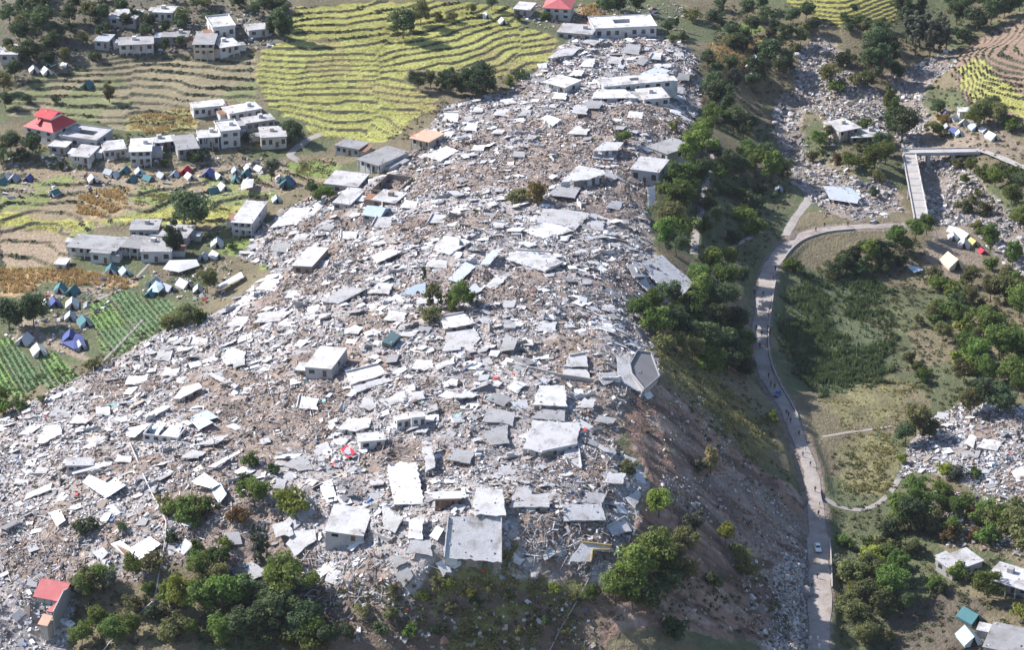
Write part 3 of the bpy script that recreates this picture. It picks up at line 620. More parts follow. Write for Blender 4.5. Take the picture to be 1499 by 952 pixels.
# hand-read roofs: pixel outline, height, tilt, material, walls(edge ids), landmark phrase
ROOFS = [
 ([(649,817),(655,757),(735,757),(735,825)], 1.6, (0,.05), Pl, (0,2), 'large square grey roof slab at the front edge of the hill'),
 ([(692,735),(697,714),(736,716),(741,755),(696,755)], 1.8, (0,.12), Wt, (), 'white folded roof behind the large square slab'),
 ([(566,684),(610,677),(622,738),(577,739)], 1.8, (0,.05), Wt, (), 'long white flat roof near the hill front'),
 ([(764,657),(780,615),(849,620),(845,652),(793,663)], 1.6, (0,.05), Pl, (0,), 'wide pale roof slab at the right brow'),
 ([(780,593),(789,564),(827,564),(831,595)], 2.0, (0,.02), Wt, (), 'bright white square roof'),
 ([(776,612),(796,597),(827,597),(827,617)], .8, (0,0), Gy, (), None),
 ([(823,673),(828,649),(847,649),(852,687)], .6, (0,0), Pl, (0,), None),
 ([(823,537),(833,521),(857,517),(861,537)], .9, (0,.08), Pl, (1,), None),
 ([(823,549),(825,539),(861,540),(866,556)], .7, (0,0), Wt, (), None),
 ([(873,548),(884,564),(905,556),(900,543)], .9, (0,.1), Pl, (), None),
 ([(868,617),(876,608),(905,613),(895,621)], .8, (0,0), Gy, (), None),
 ([(745,743),(756,714),(775,711),(778,724),(804,722),(804,743)], 1.2, (0,.05), Pl, (), None),
 ([(825,763),(820,738),(881,738),(887,762)], 1.0, (0,.06), Pl, (), 'broad stained slab beside the front cliff trees'),
 ([(887,773),(913,758),(925,779),(897,786)], .9, (.05,0), Pl, (2,), None),
 ([(832,823),(852,794),(895,799),(893,807),(868,807),(866,823)], .9, (0,.02), Pl, (0, 1, 3), 'yellow walled ruin at the front cliff edge'),
 ([(916,729),(935,714),(938,728),(930,744)], .9, (0,0), Wt, (), None),
 ([(597,789),(599,762),(621,753),(619,790)], 1.4, (0,.06), Wt, (), None),
 ([(593,810),(600,791),(630,791),(633,815)], 1.0, (0,.12), Pl, (), None),
 ([(558,738),(591,757),(578,781),(561,775)], 1.0, (.25,.1), Gy, (), None),
 ([(418,797),(426,778),(461,775),(463,791),(431,815)], 1.0, (0,.06), Wt, (), 'crumpled white roof right of the cypresses'),
 ([(578,842),(597,831),(605,843),(591,861)], .8, (.3,.2), Gy, (), None),
 ([(570,822),(585,812),(597,822),(580,832)], .8, (.2,.1), Gy, (), None),
 ([(467,710),(485,702),(494,733),(478,737)], 1.1, (.1,.1), Tn, (), None),
 ([(344,837),(368,822),(392,839),(366,855)], 1.0, (0,.06), Wt, (), None),
 ([(506,545),(554,533),(569,547),(514,563)], 1.5, (0,.15), Wt, (2,), 'long white roof beside the tilted white house'),
 ([(516,566),(562,552),(575,558),(520,575)], .8, (0,.2), Pl, (), None),
 ([(554,588),(594,571),(594,585),(567,596)], .9, (.1,.25), Pl, (), None),
 ([(527,597),(533,581),(544,583),(551,596),(541,601)], .9, (0,.2), Pl, (), None),
 ([(597,575),(621,573),(623,584),(597,591)], .8, (0,.2), Pl, (), None),
 ([(712,585),(728,573),(749,585),(738,596)], 1.2, (0,.15), Gy, (), None),
 ([(705,617),(714,596),(754,604),(751,624),(738,620)], 1.0, (0,.05), Gy, (), 'grey slab left of the bright white square roof'),
 ([(706,633),(744,620),(746,649),(717,652)], 1.0, (0,.05), Gy, (), None),
 ([(653,673),(664,657),(698,660),(688,679)], .8, (0,.05), Gy, (), None),
 ([(618,655),(634,652),(637,684),(624,691)], 2.2, (-.1,0), Pl, (), None),
 ([(648,517),(653,489),(696,484),(704,497),(690,513)], .9, (0,.05), Pl, (), None),
 ([(602,540),(610,527),(632,528),(636,539),(621,543)], .9, (0,.1), Wt, (), None),
 ([(637,534),(664,523),(666,532),(640,542)], .8, (0,.1), Pl, (), None),
 ([(413,681),(435,668),(450,667),(458,688),(437,690)], .8, (0,.05), Gy, (), None),
 ([(495,628),(508,613),(545,612),(540,626),(520,632)], 1.6, (0,.04), Wt, (), 'white roof cluster behind the red tarpaulin'),
 ([(643,465),(679,458),(697,473),(650,482)], 1.2, (0,.04), Wt, (2,), 'white slab in front of the bushes on the crest'),
 ([(470,441),(503,419),(538,422),(495,445)], 1.3, (0,.06), Gy, (), 'grey tilted slab on the left shoulder'),
 ([(370,473),(386,457),(429,455),(410,470)], .8, (0,0), Pl, (), None),
 ([(324,524),(339,508),(360,516),(358,527),(331,535)], 1.0, (0,0), Wt, (), 'lone white slab on the left slope'),
 ([(543,375),(565,365),(591,367),(551,386)], 1.1, (0,0), Wt, (), None),
 ([(634,366),(650,345),(677,347),(690,354),(658,373)], 1.5, (0,.04), Wt, (), 'bright white flat roof on the upper hill'),
 ([(702,387),(720,366),(738,363),(717,387)], 1.1, (0,.05), Tn, (), None),
 ([(655,409),(681,383),(697,390),(671,414)], 1.3, (0,.05), Tn, (), None),
 ([(626,390),(629,378),(655,382),(653,393)], 1.0, (0,.05), Pl, (), None),
 ([(682,425),(695,414),(706,425),(690,433)], 1.0, (0,.1), Tn, (), None),
 ([(709,422),(725,403),(743,406),(725,425)], 1.0, (0,.05), Pl, (), None),
 ([(740,379),(756,366),(804,369),(825,385),(799,398)], .9, (0,.03), Pl, (0,2), 'roof slab with open walls on the upper crest'),
 ([(765,338),(796,326),(822,330),(841,338),(796,350)], 1.1, (0,.08), Wt, (), None),
 ([(785,326),(796,305),(833,307),(865,313),(843,336),(822,329)], 2.2, (0,.06), Pl, (), 'buckled pale roof on the upper right crest'),
 ([(820,267),(847,241),(884,249),(887,254),(860,263)], 2.4, (0,.05), Wt, (), 'white roof left of the cliff top house'),
 ([(800,285),(815,272),(850,275),(842,290)], .9, (0,0), Gy, (), None),
 ([(621,228),(653,213),(672,220),(645,236)], 1.4, (0,.02), Wt, (), 'white roof below the pink roofed house'),
 ([(868,221),(884,207),(913,208),(905,220)], 2.2, (0,.02), Wt, (), None),
 ([(866,231),(872,222),(905,222),(898,234)], 1.0, (0,.04), Pl, (), None),
 ([(791,173),(801,167),(823,175),(809,184)], 1.4, (0,.02), Wt, (), None),
 ([(801,85),(820,71),(852,68),(839,80)], 1.4, (0,.05), Pl, (), None),
 ([(936,108),(961,97),(983,103),(959,112)], 1.6, (0,.05), Tn, (), None),
 ([(850,60),(868,54),(885,57),(870,66)], 1.2, (0,.05), Pl, (), None),
 ([(865,144),(873,131),(911,128),(935,143)], 1.8, (0,.02), Wt, (), None),
 ([(840,160),(862,146),(885,148),(878,158)], 1.0, (0,.04), Gy, (), None),
 ([(253,584),(267,567),(291,560),(296,568),(264,584)], 1.4, (.05,.06), Wt, (), 'white roof at the head of the tin roof cluster'),
 ([(209,609),(240,593),(251,595),(219,613)], 1.2, (0,.05), Wt, (), None),
 ([(53,649),(67,623),(88,620),(91,636),(64,649)], 1.0, (0,.02), Wt, (), 'white roof slab low on the left slope'),
 ([(101,620),(112,605),(133,615),(125,620)], .9, (0,0), Wt, (), None),
 ([(27,636),(43,623),(69,620),(42,637)], .8, (0,0), Wt, (), None),
 ([(104,689),(120,679),(165,676),(163,681),(107,695)], 1.2, (0,.04), Wt, (), None),
 ([(302,684),(350,659),(352,663),(315,685)], .9, (0,.04), Wt, (), None),
 ([(283,652),(312,641),(341,634),(318,650)], .9, (0,0), Pl, (), None),
 ([(302,548),(310,545),(350,564),(344,569)], .8, (0,0), Pl, (), None),
 ([(35,733),(40,722),(77,706),(75,717)], .9, (0,.02), Wt, (), None),
 ([(936,385),(969,373),(1016,414),(996,438),(961,414)], 1.0, (.05,0), Pl, (1,), 'big slab sliding down the right brow'),
 ([(917,387),(932,386),(945,406),(929,407)], .9, (0,0), Gy, (0,), None),
 ([(929,408),(945,407),(955,424),(948,426)], .8, (0,0), Pl, (), None),
 ([(394,334),(426,303),(477,305),(471,321)], 1.1, (0,0), Pl, (), 'broad grey roof at the upper left foot of the hill'),
 ([(1390,680),(1405,686),(1450,688),(1448,693),(1400,694)], .8, (0,.05), Tn, (), 'long pale beam in the right hand ruins'),
 ([(1430,655),(1440,642),(1470,648),(1460,660)], .7, (0,0), Pl, (), None),
 ([(1410,650),(1420,636),(1430,640),(1425,656)], .7, (0,0), Wt, (), None),
 ([(1480,690),(1499,682),(1505,702),(1488,706)], .8, (0,0), Wt, (), None),
]
tone = {Wt: 'white', Pl: 'pale', Gy: 'grey', Dk: 'dark grey', Tn: 'metal sheet'}
for pts, h, t, m, wl_, lm in ROOFS:
    metal = m == Tn
    roof_slab(pts, h, t, m, .06 if metal else .28, .12 if metal else .32, wl_, what=('fallen metal roof' if metal else f'{tone.get(m, "yellow")} collapsed roof'), label=lm and ('the '+lm)[4:], lm=lm, wmat='wall_yellow' if lm and lm.startswith('yellow') else 'conc_white', name='metal_roof_sheet' if metal else 'collapsed_building')
rr = random.Random(5)
for x, y in ((660,172),(700,160),(735,165),(690,186),(730,192),(770,165),(845,106),(862,92),(780,202),(850,192),(760,226),(700,216),(960,82),(1000,112),(992,132),(900,88),(925,72),(850,160),(930,168),(820,140),(480,332),(440,347),(415,362),(510,345),(470,388),(395,418),(430,432),(350,472),(560,422),(580,462),(250,545),(200,560),(150,602),(90,604),(240,520),(290,500),(60,690),(30,706),(180,672),(600,300),(640,320),(560,330),(730,330),(870,330),(900,300),(770,500),(800,480),(660,560),(900,700),(870,730),(450,590),(860,590)):
    w_ = rr.uniform(9, 17)*(.75+y/1600); d_ = w_*rr.uniform(.42, .62); k_ = rr.uniform(-.5, .5)
    pts = [(x-w_+d_*k_-rr.uniform(0, 3), y+d_*rr.uniform(.6, 1)), (x-w_*.6-d_*k_, y-d_), (x+w_, y-d_*rr.uniform(.5, 1)), (x+w_*.8+d_*k_, y+d_)]
    m = rr.choice([Wt, Wt, Pl, Pl, Gy]); roof_slab(pts, rr.uniform(.6, 1.15), (rr.uniform(-.12, .12), rr.uniform(0, .16)), m, .28, .4, (rr.randrange(4),) if rr.random() < .35 else (), what=f'{tone[m]} collapsed roof')
TINS = [([(184,639),(187,627),(221,620),(197,641)],1.6,(0,.1),'tin'), ([(213,633),(232,617),(243,620),(227,643)],1.6,(.2,.1),'tin_blue'), ([(232,641),(256,617),(268,623),(259,643)],1.7,(-.15,.15),'tin'), ([(275,612),(291,608),(312,620),(291,631)],1.5,(.25,.05),'tin_blue'), ([(285,607),(304,601),(320,611),(301,617)],1.3,(.2,.05),'tin_blue'),
 ([(120,706),(131,695),(152,705),(168,716),(155,730)],1.5,(.1,.1),'tin'), ([(150,712),(168,700),(184,711),(158,728)],1.2,(.3,.1),'tin_blue'), ([(278,707),(299,692),(322,709),(310,716)],1.8,(.05,.25),'tin'), ([(308,718),(323,710),(332,727),(320,742)],1.2,(.4,0),'tin_blue'),
 ([(72,751),(88,746),(96,762),(83,771)],1.2,(.1,.1),'tin'), ([(192,802),(219,786),(235,797),(197,826)],1.5,(.25,.1),'tin'), ([(327,781),(350,779),(355,797),(328,799)],1.0,(0,.1),'conc_grey'), ([(583,433),(607,417),(623,414),(623,430)],1.3,(0,.25),'tin_blue'), ([(948,274),(959,272),(960,302),(949,302)],2.0,(-.3,.2),'tin'),
 ([(1205,272),(1230,273),(1258,290),(1255,298),(1215,292)],2.0,(0,.05),'tin'), ([(1232,272),(1248,276),(1261,290),(1257,292)],2.4,(.3,0),'tin_blue'), ([(1328,390),(1337,389),(1352,395),(1338,399)],1.4,(0,.15),'tin_blue'), ([(628,785),(640,770),(650,775),(640,792)],.8,(.2,0),'tin')]
for pts, h, t, m in TINS:
    roof_slab(pts, h, t, m, .05, .05, (), name='metal_roof_sheet', what='fallen ' + ('bluish' if m == 'tin_blue' else 'grey' if m == 'conc_grey' else 'pale') + ' roof sheet', cat='roof sheet')
landmark(262, 628, 'cluster of collapsed tin roofs on the left slope')
mb_parent = empty('collapsed_timber_roof', hit(180, 806, .2)); mb = None
for i in range(7):
    a = hit(168+i*2.2, 797+i*2.4, 1.5)-np.array(mb_parent.location); b = hit(190+i*.6, 808+i*2.6, 1.2)-np.array(mb_parent.location); MB().bar(a, b, .07, .1).build('rafter', 'timber', mb_parent)
a = [hit(x, y, 1.1)-np.array(mb_parent.location) for x, y in ((162,797),(176,792),(196,806),(192,822))]; MB().prism(a, (0, 0, .05)).build('roof_sheet', 'tin_blue', mb_parent)
tag(mb_parent, 'collapsed roof with bare orange brown rafters on the lower left slope', 'roof'); landmark(182, 806, 'bare rafters of the collapsed timber roof')

# random slabs among the rubble: individuals first, the rest as one mass
taken = [tuple(np.mean(p, 0)) for p, n in SLABPOLY]
nslab = sum(1 for r in ROOFS if r[3] != Tn)
cand = np.concatenate([sample_poly(RP[0], 2600, lambda x, y: np.clip(.75-1.5*np.maximum(brownness(x, y), 0), .05, 1)), sample_poly(RP[1], 60)]); RNG.shuffle(cand)
made = 0; rest = []
for x, y in cand:
    z = z1(x, y); px, py = proj((x, y, z))
    if not (5 < px < 1495 and 5 < py < 948): continue
    if any((x-t[0])**2+(y-t[1])**2 < (3.6 if t[2] == -1 else 34) for t in taken): continue
    big = made < 225
    if not big: rest.append((x, y)); continue
    n = gplane(x, y, .85, tuple(RNG.normal(0, .16, 2))); k = int(RNG.choice([4, 4, 4, 5])); sz = float(np.clip(RNG.lognormal(.72, .3), 1.3, 4.0))
    yaw = RNG.random()*6.28; T = np.cross(n, [math.sin(yaw), -math.cos(yaw), 0]); T /= np.linalg.norm(T); B = np.cross(n, T); asp = .55+.4*RNG.random()
    C = np.array([x, y, z+.35+.25*sz*RNG.random()])
    ang = [(i+.5)/k*2*math.pi+RNG.normal(0, .12) for i in range(k)]
    W = np.array([C+T*sz*math.cos(a)+B*sz*asp*math.sin(a) for a in ang])
    m = str(RNG.choice([Wt, Pl, Pl, Gy, Wt, Tn], p=[.3, .2, .16, .12, .16, .06]))
    o = plane_slab(C, n, W, .05 if m == Tn else .22, m, 'metal_roof_sheet' if m == Tn else 'concrete_fragment', .06 if m == Tn else .55)
    o['category'] = 'roof sheet' if m == Tn else 'concrete slab'; o['group'] = 'fallen metal roof sheets' if m == Tn else 'broken concrete slabs in the rubble'
    size = 'small' if sz < 1.9 else 'mid-sized' if sz < 2.6 else 'large'
    register(o, f'{size} {tone[m]}{"" if m == Tn else " slab"}', px, py); taken.append((x, y, -1)); made += 1
rest = np.array(rest[:650]); s = 1.6+RNG.random(len(rest))*1.8
pieces('buried_fragments', rest, s*1.35, s, .14+.1*RNG.random(len(rest)), .13, PAL, [.42,.36,.17,.03,.02,0,0,0,0,0], 'further broken slabs half buried in the rubble', 'concrete rubble', lift=2.0, jit=.14)
# ruined wall stumps
def wall_stump(px, py, L, yaw, hh, mat, what='broken standing wall'):
    p = hit(px, py); mb = MB(); n = max(2, int(L/.8)); t = .14; tops = [hh*(.45+.55*RNG.random()) for _ in range(n+1)]
    for i in range(n):
        x0 = -L/2+L*i/n; x1 = -L/2+L*(i+1)/n; mb.add([(x0,-t,-.6),(x1,-t,-.6),(x1,t,-.6),(x0,t,-.6),(x0,-t,tops[i]),(x1,-t,tops[i+1]),(x1,t,tops[i+1]),(x0,t,tops[i])], [(4,5,6,7),(0,1,5,4),(2,3,7,6)]+([(3,0,4,7)] if i == 0 else [])+([(1,2,6,5)] if i == n-1 else []))
    o = mb.build('wall_remnant', mat); o.location = p; o.rotation_euler = (RNG.normal(0, .06), RNG.normal(0, .06), yaw); o['category'] = 'wall'; o['group'] = 'ruined walls left standing'
    register(o, what, px, py)
for k in range(95):
    while True:
        q = sample_poly(RP[0], 1)[0]; px, py = proj((q[0], q[1], z1(*q)))
        if 10 < px < 1490 and 20 < py < 940: break
    wall_stump(px, py, 2.5+4*RNG.random(), RNG.choice([0, 1.57])+RNG.normal(.3, .3), 1.0+1.4*RNG.random(), str(RNG.choice(['wall_white', 'wall_grey', 'wall_stone'])))

# ------------------------------------------------------------------ houses
def house(A, B, C, h, label, roof='flat', rmat='conc_pale', wmat='wall_white', storeys=1, nwin=3, parapet=0, verandah=0, tilt=(0, 0), over=.35, lm=None, name='house', court=.4, cat='house', ruin=0, swin=1):
    if roof == 'flat' and not verandah and name == 'house' and RNG.random() < .5: verandah = 1.1+.6*RNG.random()
    if name == 'house' and wmat == 'wall_white' and 'white' not in label and RNG.random() < .6: wmat = str(RNG.choice(['wall_cream', 'wall_grey', 'wall_cream']))
    if name == 'house' and rmat == 'conc_white' and RNG.random() < .45: rmat = 'conc_pale'
    q = ((A[0]+C[0])/2, (A[1]+C[1])/2); P = hit(q[0], q[1], h); zr = P[2]
    a, b, c = (unproj(*p, zr) for p in (A, B, C)); ab = (b-a)[:2]; Wd = float(np.linalg.norm(ab)); ux = ab/Wd; uy = np.array([-ux[1], ux[0]])
    D = float(max(3.0, np.dot((c-b)[:2], uy))); yaw = math.atan2(ux[1], ux[0]); t = .25
    corners = [a[:2]+ux*i*Wd+uy*j*D for i in (0, 1) for j in (0, 1)]
    zmin = min(z1(*k) for k in corners); base = zr-h; drop = min(0, zmin-base)-.4; drop = max(drop, -4)
    root = empty(name, (a[0], a[1], base), yaw); root.rotation_euler = (tilt[0], tilt[1], yaw)
    rt = .25; H = h-rt
    sh = H/storeys
    def wall(side, ox, oy, dx, dy, L, ops):
        mb = MB(); nx, ny = -dy, dx                        # inward normal (left of direction)
        def bx(s0, s1, z0, z1_):
            pts = [(ox+dx*s+nx*n, oy+dy*s+ny*n) for s, n in ((s0, 0), (s1, 0), (s1, t), (s0, t))]
            mb.add([(x, y, z0) for x, y in pts]+[(x, y, z1_) for x, y in pts], [(3,2,1,0),(4,5,6,7),(0,1,5,4),(1,2,6,5),(2,3,7,6),(3,0,4,7)])
        bx(0, L, drop, 0)
        wo = []
        for st in range(storeys):
            zb = st*sh; cur = 0; row = [o_ for o_ in ops if o_[4] == st]
            for s0, s1, z0, z1_, _ in sorted(row):
                bx(cur, s0, zb, zb+sh)
                if z0 > .01: bx(s0, s1, zb, zb+z0)
                bx(s0, s1, zb+z1_, zb+sh); cur = s1; wo.append((s0, s1, zb+z0, zb+z1_, z0 < .01))
            bx(cur, L, zb, zb+sh)
        w = mb.build('wall', wmat, root)
        for s0, s1, z0, z1_, dr in wo:
            m2 = MB()
            pts = [(ox+dx*s+nx*n, oy+dy*s+ny*n) for s, n in ((s0, .12), (s1, .12), (s1, .17), (s0, .17))]
            m2.add([(x, y, z0) for x, y in pts]+[(x, y, z1_) for x, y in pts], [(4,5,6,7),(0,1,5,4),(1,2,6,5),(3,0,4,7)])
            g = m2.build('door' if dr else 'window', 'door_brown' if dr else 'glass_dark', root)
    def row(L, n, door=False):
        ops = []
        for st in range(storeys):
            for i in range(n):
                cx_ = L*(i+.5)/n+RNG.normal(0, .12); ww = min(1.7, L/n*.55)
                if door and st == 0 and i == n//2: ops.append((cx_-.55, cx_+.55, 0, min(2.1, sh*.8), st))
                else: ops.append((cx_-ww/2, cx_+ww/2, sh*.30, sh*.78, st))
        return ops
    wall('front', 0, 0, 1, 0, Wd, row(Wd, nwin, True))
    if not ruin: wall('back', Wd, D, -1, 0, Wd, [])
    wall('left', 0, D-t, 0, -1, D-2*t, row(D-2*t, swin) if swin else [])
    if ruin < 2: wall('right', Wd, t, 0, 1, D-2*t, row(D-2*t, swin) if swin else [])
    o = over; yf = -o-verandah
    if roof == 'flat':
        m = MB(); m.box(-o, Wd+o, yf, D+o, H, H+rt); r = m.build('roof', rmat, root)
    elif roof == 'court':
        hx0, hx1, hy0, hy1 = Wd*(.5-court/2), Wd*(.5+court/2), D*.38, D*.72
        m = MB(); m.box(-o, Wd+o, yf, hy0, H, H+rt); m.box(-o, Wd+o, hy1, D+o, H, H+rt); m.box(-o, hx0, hy0, hy1, H, H+rt); m.box(hx1, Wd+o, hy0, hy1, H, H+rt); r = m.build('roof', rmat, root)
        m = MB(); m.box(hx0-.25, hx0-.003, hy0, hy1, 0, H-.01); m.box(hx1+.003, hx1+.25, hy0, hy1, 0, H-.01); m.box(hx0, hx1, hy1+.003, hy1+.25, 0, H-.01); m.build('courtyard_wall', wmat, root)
    elif roof in ('gable', 'shed', 'hip', 'pagoda'):
        rh = min(Wd, D)*.28
        m = MB()
        if roof == 'gable':
            m.add([(-o,yf,H),(Wd+o,yf,H),(Wd+o,D/2,H+rh),(-o,D/2,H+rh)], [(0,1,2,3)]); m.add([(-o,D/2,H+rh),(Wd+o,D/2,H+rh),(Wd+o,D+o,H),(-o,D+o,H)], [(0,1,2,3)])
            m.add([(0,0,H-.002),(0,D,H-.002),(0,D/2,H+rh-.1)], [(0,2,1)]); m.add([(Wd,0,H-.002),(Wd,D,H-.002),(Wd,D/2,H+rh-.1)], [(0,1,2)])
        elif roof == 'shed':
            m.prism([(-o,yf,H),(Wd+o,yf,H),(Wd+o,D+o,H+rh*.6),(-o,D+o,H+rh*.6)], (0,0,.12)); m.box(0, Wd, D-t, D, H, H+rh*.5)
            m.prism([(Wd-t,0,H),(Wd-t,D,H),(Wd-t,D,H+rh*.5)], (t,0,0)); m.prism([(0,0,H),(0,D,H),(0,D,H+rh*.5)], (t,0,0))
        else:
            e = .6 if roof == 'hip' else .34; i = min(Wd, D)*.5*e*1.5
            if roof == 'hip': i = min(Wd, D)*.48
            m.add([(-o-.3,yf,H),(Wd+o+.3,yf,H),(Wd+o+.3,D+o,H),(-o-.3,D+o,H),(i,i,H+rh*.8),(Wd-i,i,H+rh*.8),(Wd-i,D-i,H+rh*.8),(i,D-i,H+rh*.8)], [(0,1,5,4),(1,2,6,5),(2,3,7,6),(3,0,4,7),(4,5,6,7),(3,2,1,0)])
        r = m.build('roof', rmat, root)
        if roof == 'pagoda':
            m = MB(); m.box(i, Wd-i, i, D-i, H+rh*.8, H+rh*.8+1.0); m.build('clerestory', wmat, root)
            z0 = H+rh*.8+1.0; m = MB(); m.add([(i-.9,i-.9,z0-.2),(Wd-i+.9,i-.9,z0-.2),(Wd-i+.9,D/2,z0+1.3),(i-.9,D/2,z0+1.3),(Wd-i+.9,D-i+.9,z0-.2),(i-.9,D-i+.9,z0-.2)], [(0,1,2,3),(3,2,4,5)]); m.add([(i-.5,i-.9,z0-.2),(i-.5,D-i+.9,z0-.2),(i-.5,D/2,z0+1.28)], [(0,1,2)]); m.build('upper_roof', rmat, root)
            m = MB(); m.bar((Wd/2-1, D/2, z0+1.25), (Wd/2-1, yf+1, H+rh*.45), .5, .25); m.build('roof_ridge', rmat, root)
    if parapet and roof in ('flat', 'court'):
        m = MB(); z0, z1_ = H+rt+.003, H+rt+parapet; m.box(-o, Wd+o, yf, yf+.18, z0, z1_); m.box(-o, Wd+o, D+o-.18, D+o, z0, z1_); m.box(-o, -o+.18, yf+.18, D+o-.18, z0, z1_); m.box(Wd+o-.18, Wd+o, yf+.18, D+o-.18, z0, z1_); m.build('parapet', wmat, r)
    if verandah:
        nc = max(3, int(Wd/2.6))
        for i in range(nc+1):
            x = .1+(Wd-.5)*i/nc; m = MB(); m.box(x, x+.3, -verandah+.05, -verandah+.35, drop, H-.003); m.build('column', wmat, root)
        if storeys > 1:
            m = MB(); m.box(0, Wd, -verandah, -.003, sh-.15, sh+.05); m.build('balcony', wmat, root); m = MB(); m.box(0, Wd, -verandah, -verandah+.04, sh+.053, sh+.95); m.build('balcony_rail', wmat, root)
    if name in ('house', 'school_wing', 'school_building') and roof in ('flat', 'court') and not ruin:
        for _ in range(int(RNG.integers(0, 3))):            # lean-to rooms against the house
            s_ = int(RNG.choice([-1, 1])); aw = 2.2+1.8*RNG.random(); ad = 2.5+2.5*RNG.random(); ah = min(H*.8, 2.0+.8*RNG.random()); y0 = RNG.random()*max(.1, D-ad); x0 = -aw-.003 if s_ < 0 else Wd+.003
            m = MB(); m.box(x0, x0+aw, y0, y0+ad, drop, ah); an = m.build('annex', wmat, root); m = MB(); m.prism([(x0-.2,y0-.35,ah+.02),(x0+aw+.1,y0-.35,ah+.02),(x0+aw+.1,y0+ad+.2,ah+.3),(x0-.2,y0+ad+.2,ah+.3)], (0,0,.08)); m.build('annex_roof', str(RNG.choice(['tin', 'conc_grey', 'rust', 'conc_pale'])), an)
        nst = int(RNG.integers(0, 7)); m = MB()
        for i_ in range(nst): x0 = RNG.choice([.1, Wd*.5, Wd-.1]); y0 = RNG.choice([.1, D*.5, D-.1]); m.tube((x0+i_*.02, y0, H+rt+.001), (x0+RNG.normal(0, .1), y0, H+rt+.9), .05, .05, 5)
        if nst: m.build('rebar', 'rust', root)
    if roof == 'flat' and Wd > 7 and RNG.random() < .45 and not ruin:
        m = MB(); x = Wd*(.2+.5*RNG.random()); m.box(x, x+1.6, D*.5, D*.5+1.6, H+rt+.002, H+rt+1.3); m.build('water_tank', wmat, root)
    if roof in ('flat', 'court'): SLABPOLY.append((np.array([[*(a[:2]+ux*i_*Wd+uy*j_*D), zr+.01] for i_, j_ in ((0, 0), (1, 0), (1, 1), (0, 1))]), np.array([0, 0, 1.])))
    tag(root, label, cat, 'houses still standing')
    if lm: landmark(q[0], q[1], lm)
    return root
hs = house
hs((36,184),(77,193),(108,176),5.0,'house with bright red tiered roof among the left fields','pagoda','red_roof','wall_white',2,3,lm='red tiered roof house')
hs((88,199),(141,206),(167,190),3.6,'flat roofed courtyard house right of the red tiered roof','court','conc_pale','wall_grey',1,4,.4,lm='courtyard house beside the red tiered roof',court=.5)
hs((105,226),(131,228),(150,213),3.2,'small pale house in front of the courtyard house','flat','conc_white','wall_white',1,2)
hs((72,213),(96,215),(108,203),3.0,'low pale roofed shed between red roofed house and courtyard house','flat','conc_white','wall_grey',1,2,name='shed',cat='shed')
hs((190,220),(221,219),(221,202),5.6,'two storey white house with rows of windows above the tents','flat','conc_white','wall_white',2,3,lm='two storey white house above the tents')
hs((152,220),(184,217),(192,203),3.4,'long pale wing left of the two storey white house','flat','conc_pale','wall_grey',1,4)
hs((260,217),(290,214),(284,196),3.8,'grey roofed house between the white two storey houses','flat','conc_grey','wall_grey',1,3,lm='grey roofed house')
hs((226,207),(258,203),(264,196),3.2,'low grey wing left of the grey roofed house','flat','conc_pale','wall_grey',1,3)
hs((323,193),(351,190),(345,175),6.0,'tall white two storey house with flat white roof','flat','conc_white','wall_white',2,2,.4,lm='tall white house')
hs((290,199),(320,197),(318,189),4.6,'white arcaded house with front columns left of the tall white house','flat','conc_white','wall_white',1,4,verandah=1.8,lm='white arcaded house')
hs((283,158),(330,153),(326,145),3.6,'long white compound building at the rear edge of the fields','flat','conc_white','wall_white',1,5,lm='long white compound building')
hs((336,166),(383,158),(377,148),3.4,'wide white flat roof behind the tall white house','flat','conc_white','wall_white',1,4)
hs((360,180),(402,174),(398,166),3.2,'low white roofed house right of the tall white house','flat','conc_white','wall_grey',1,4)
hs((382,201),(419,199),(415,184),4.2,'pale house with front windows beside the round green tree','flat','conc_pale','wall_white',1,4,lm='pale house beside the round green tree')
hs((160,25),(198,27),(207,14),3.2,'white roofed house left of two at the upper left','flat','conc_white','wall_grey',1,3,lm='white roofed house at the upper left')
hs((224,17),(252,18),(257,9),3.2,'white roofed house at the top edge above the orchard','flat','conc_white','wall_white',1,3)
hs((174,64),(224,62),(219,53),3.4,'grey roofed house with white front wall above the terraces','flat','conc_grey','wall_white',1,4,verandah=1.2,lm='grey roofed house above the terraces')
hs((237,52),(275,52),(272,45),3.0,'low grey house among trees right of the white fronted house','flat','conc_grey','wall_grey',1,3)
hs((283,63),(313,63),(309,46),4.6,'grey roofed two storey house with balcony at upper left','flat','conc_grey','wall_white',2,3,verandah=1.2)
hs((312,41),(344,38),(335,22),4.2,'white house with balcony parapet at upper left','flat','conc_white','wall_white',1,3,.6,lm='white house with balcony parapet')
hs((322,68),(350,64),(346,52),3.2,'small white roof below the white balcony house','flat','conc_white','wall_white',1,3)
hs((0,79),(25,79),(31,64),3.2,'white roofed house at the left edge of the picture','flat','conc_white','wall_grey',1,2)
hs((364,44),(393,41),(388,33),3.0,'white roofed house beside the tall dark tree','flat','conc_white','wall_grey',1,2)
hs((138,59),(158,60),(162,50),3.0,'small shed with pale roof left of the grey roofed house','flat','tin','wall_grey',1,2,name='shed',cat='shed')
hs((101,358),(172,364),(182,348),3.6,'left wing of the school with columned front','flat','conc_grey','wall_white',1,6,verandah=1.8,lm='left wing of the school',name='school_wing',cat='school')
hs((132,369),(160,371),(176,357),3.8,'projecting block of the school with grey roof','flat','conc_grey','wall_white',1,2,name='school_wing',cat='school')
hs((180,358),(238,364),(243,349),3.7,'right wing of the school with arcade columns','flat','conc_grey','wall_white',1,5,verandah=1.8,lm='right wing of the school',name='school_wing',cat='school')
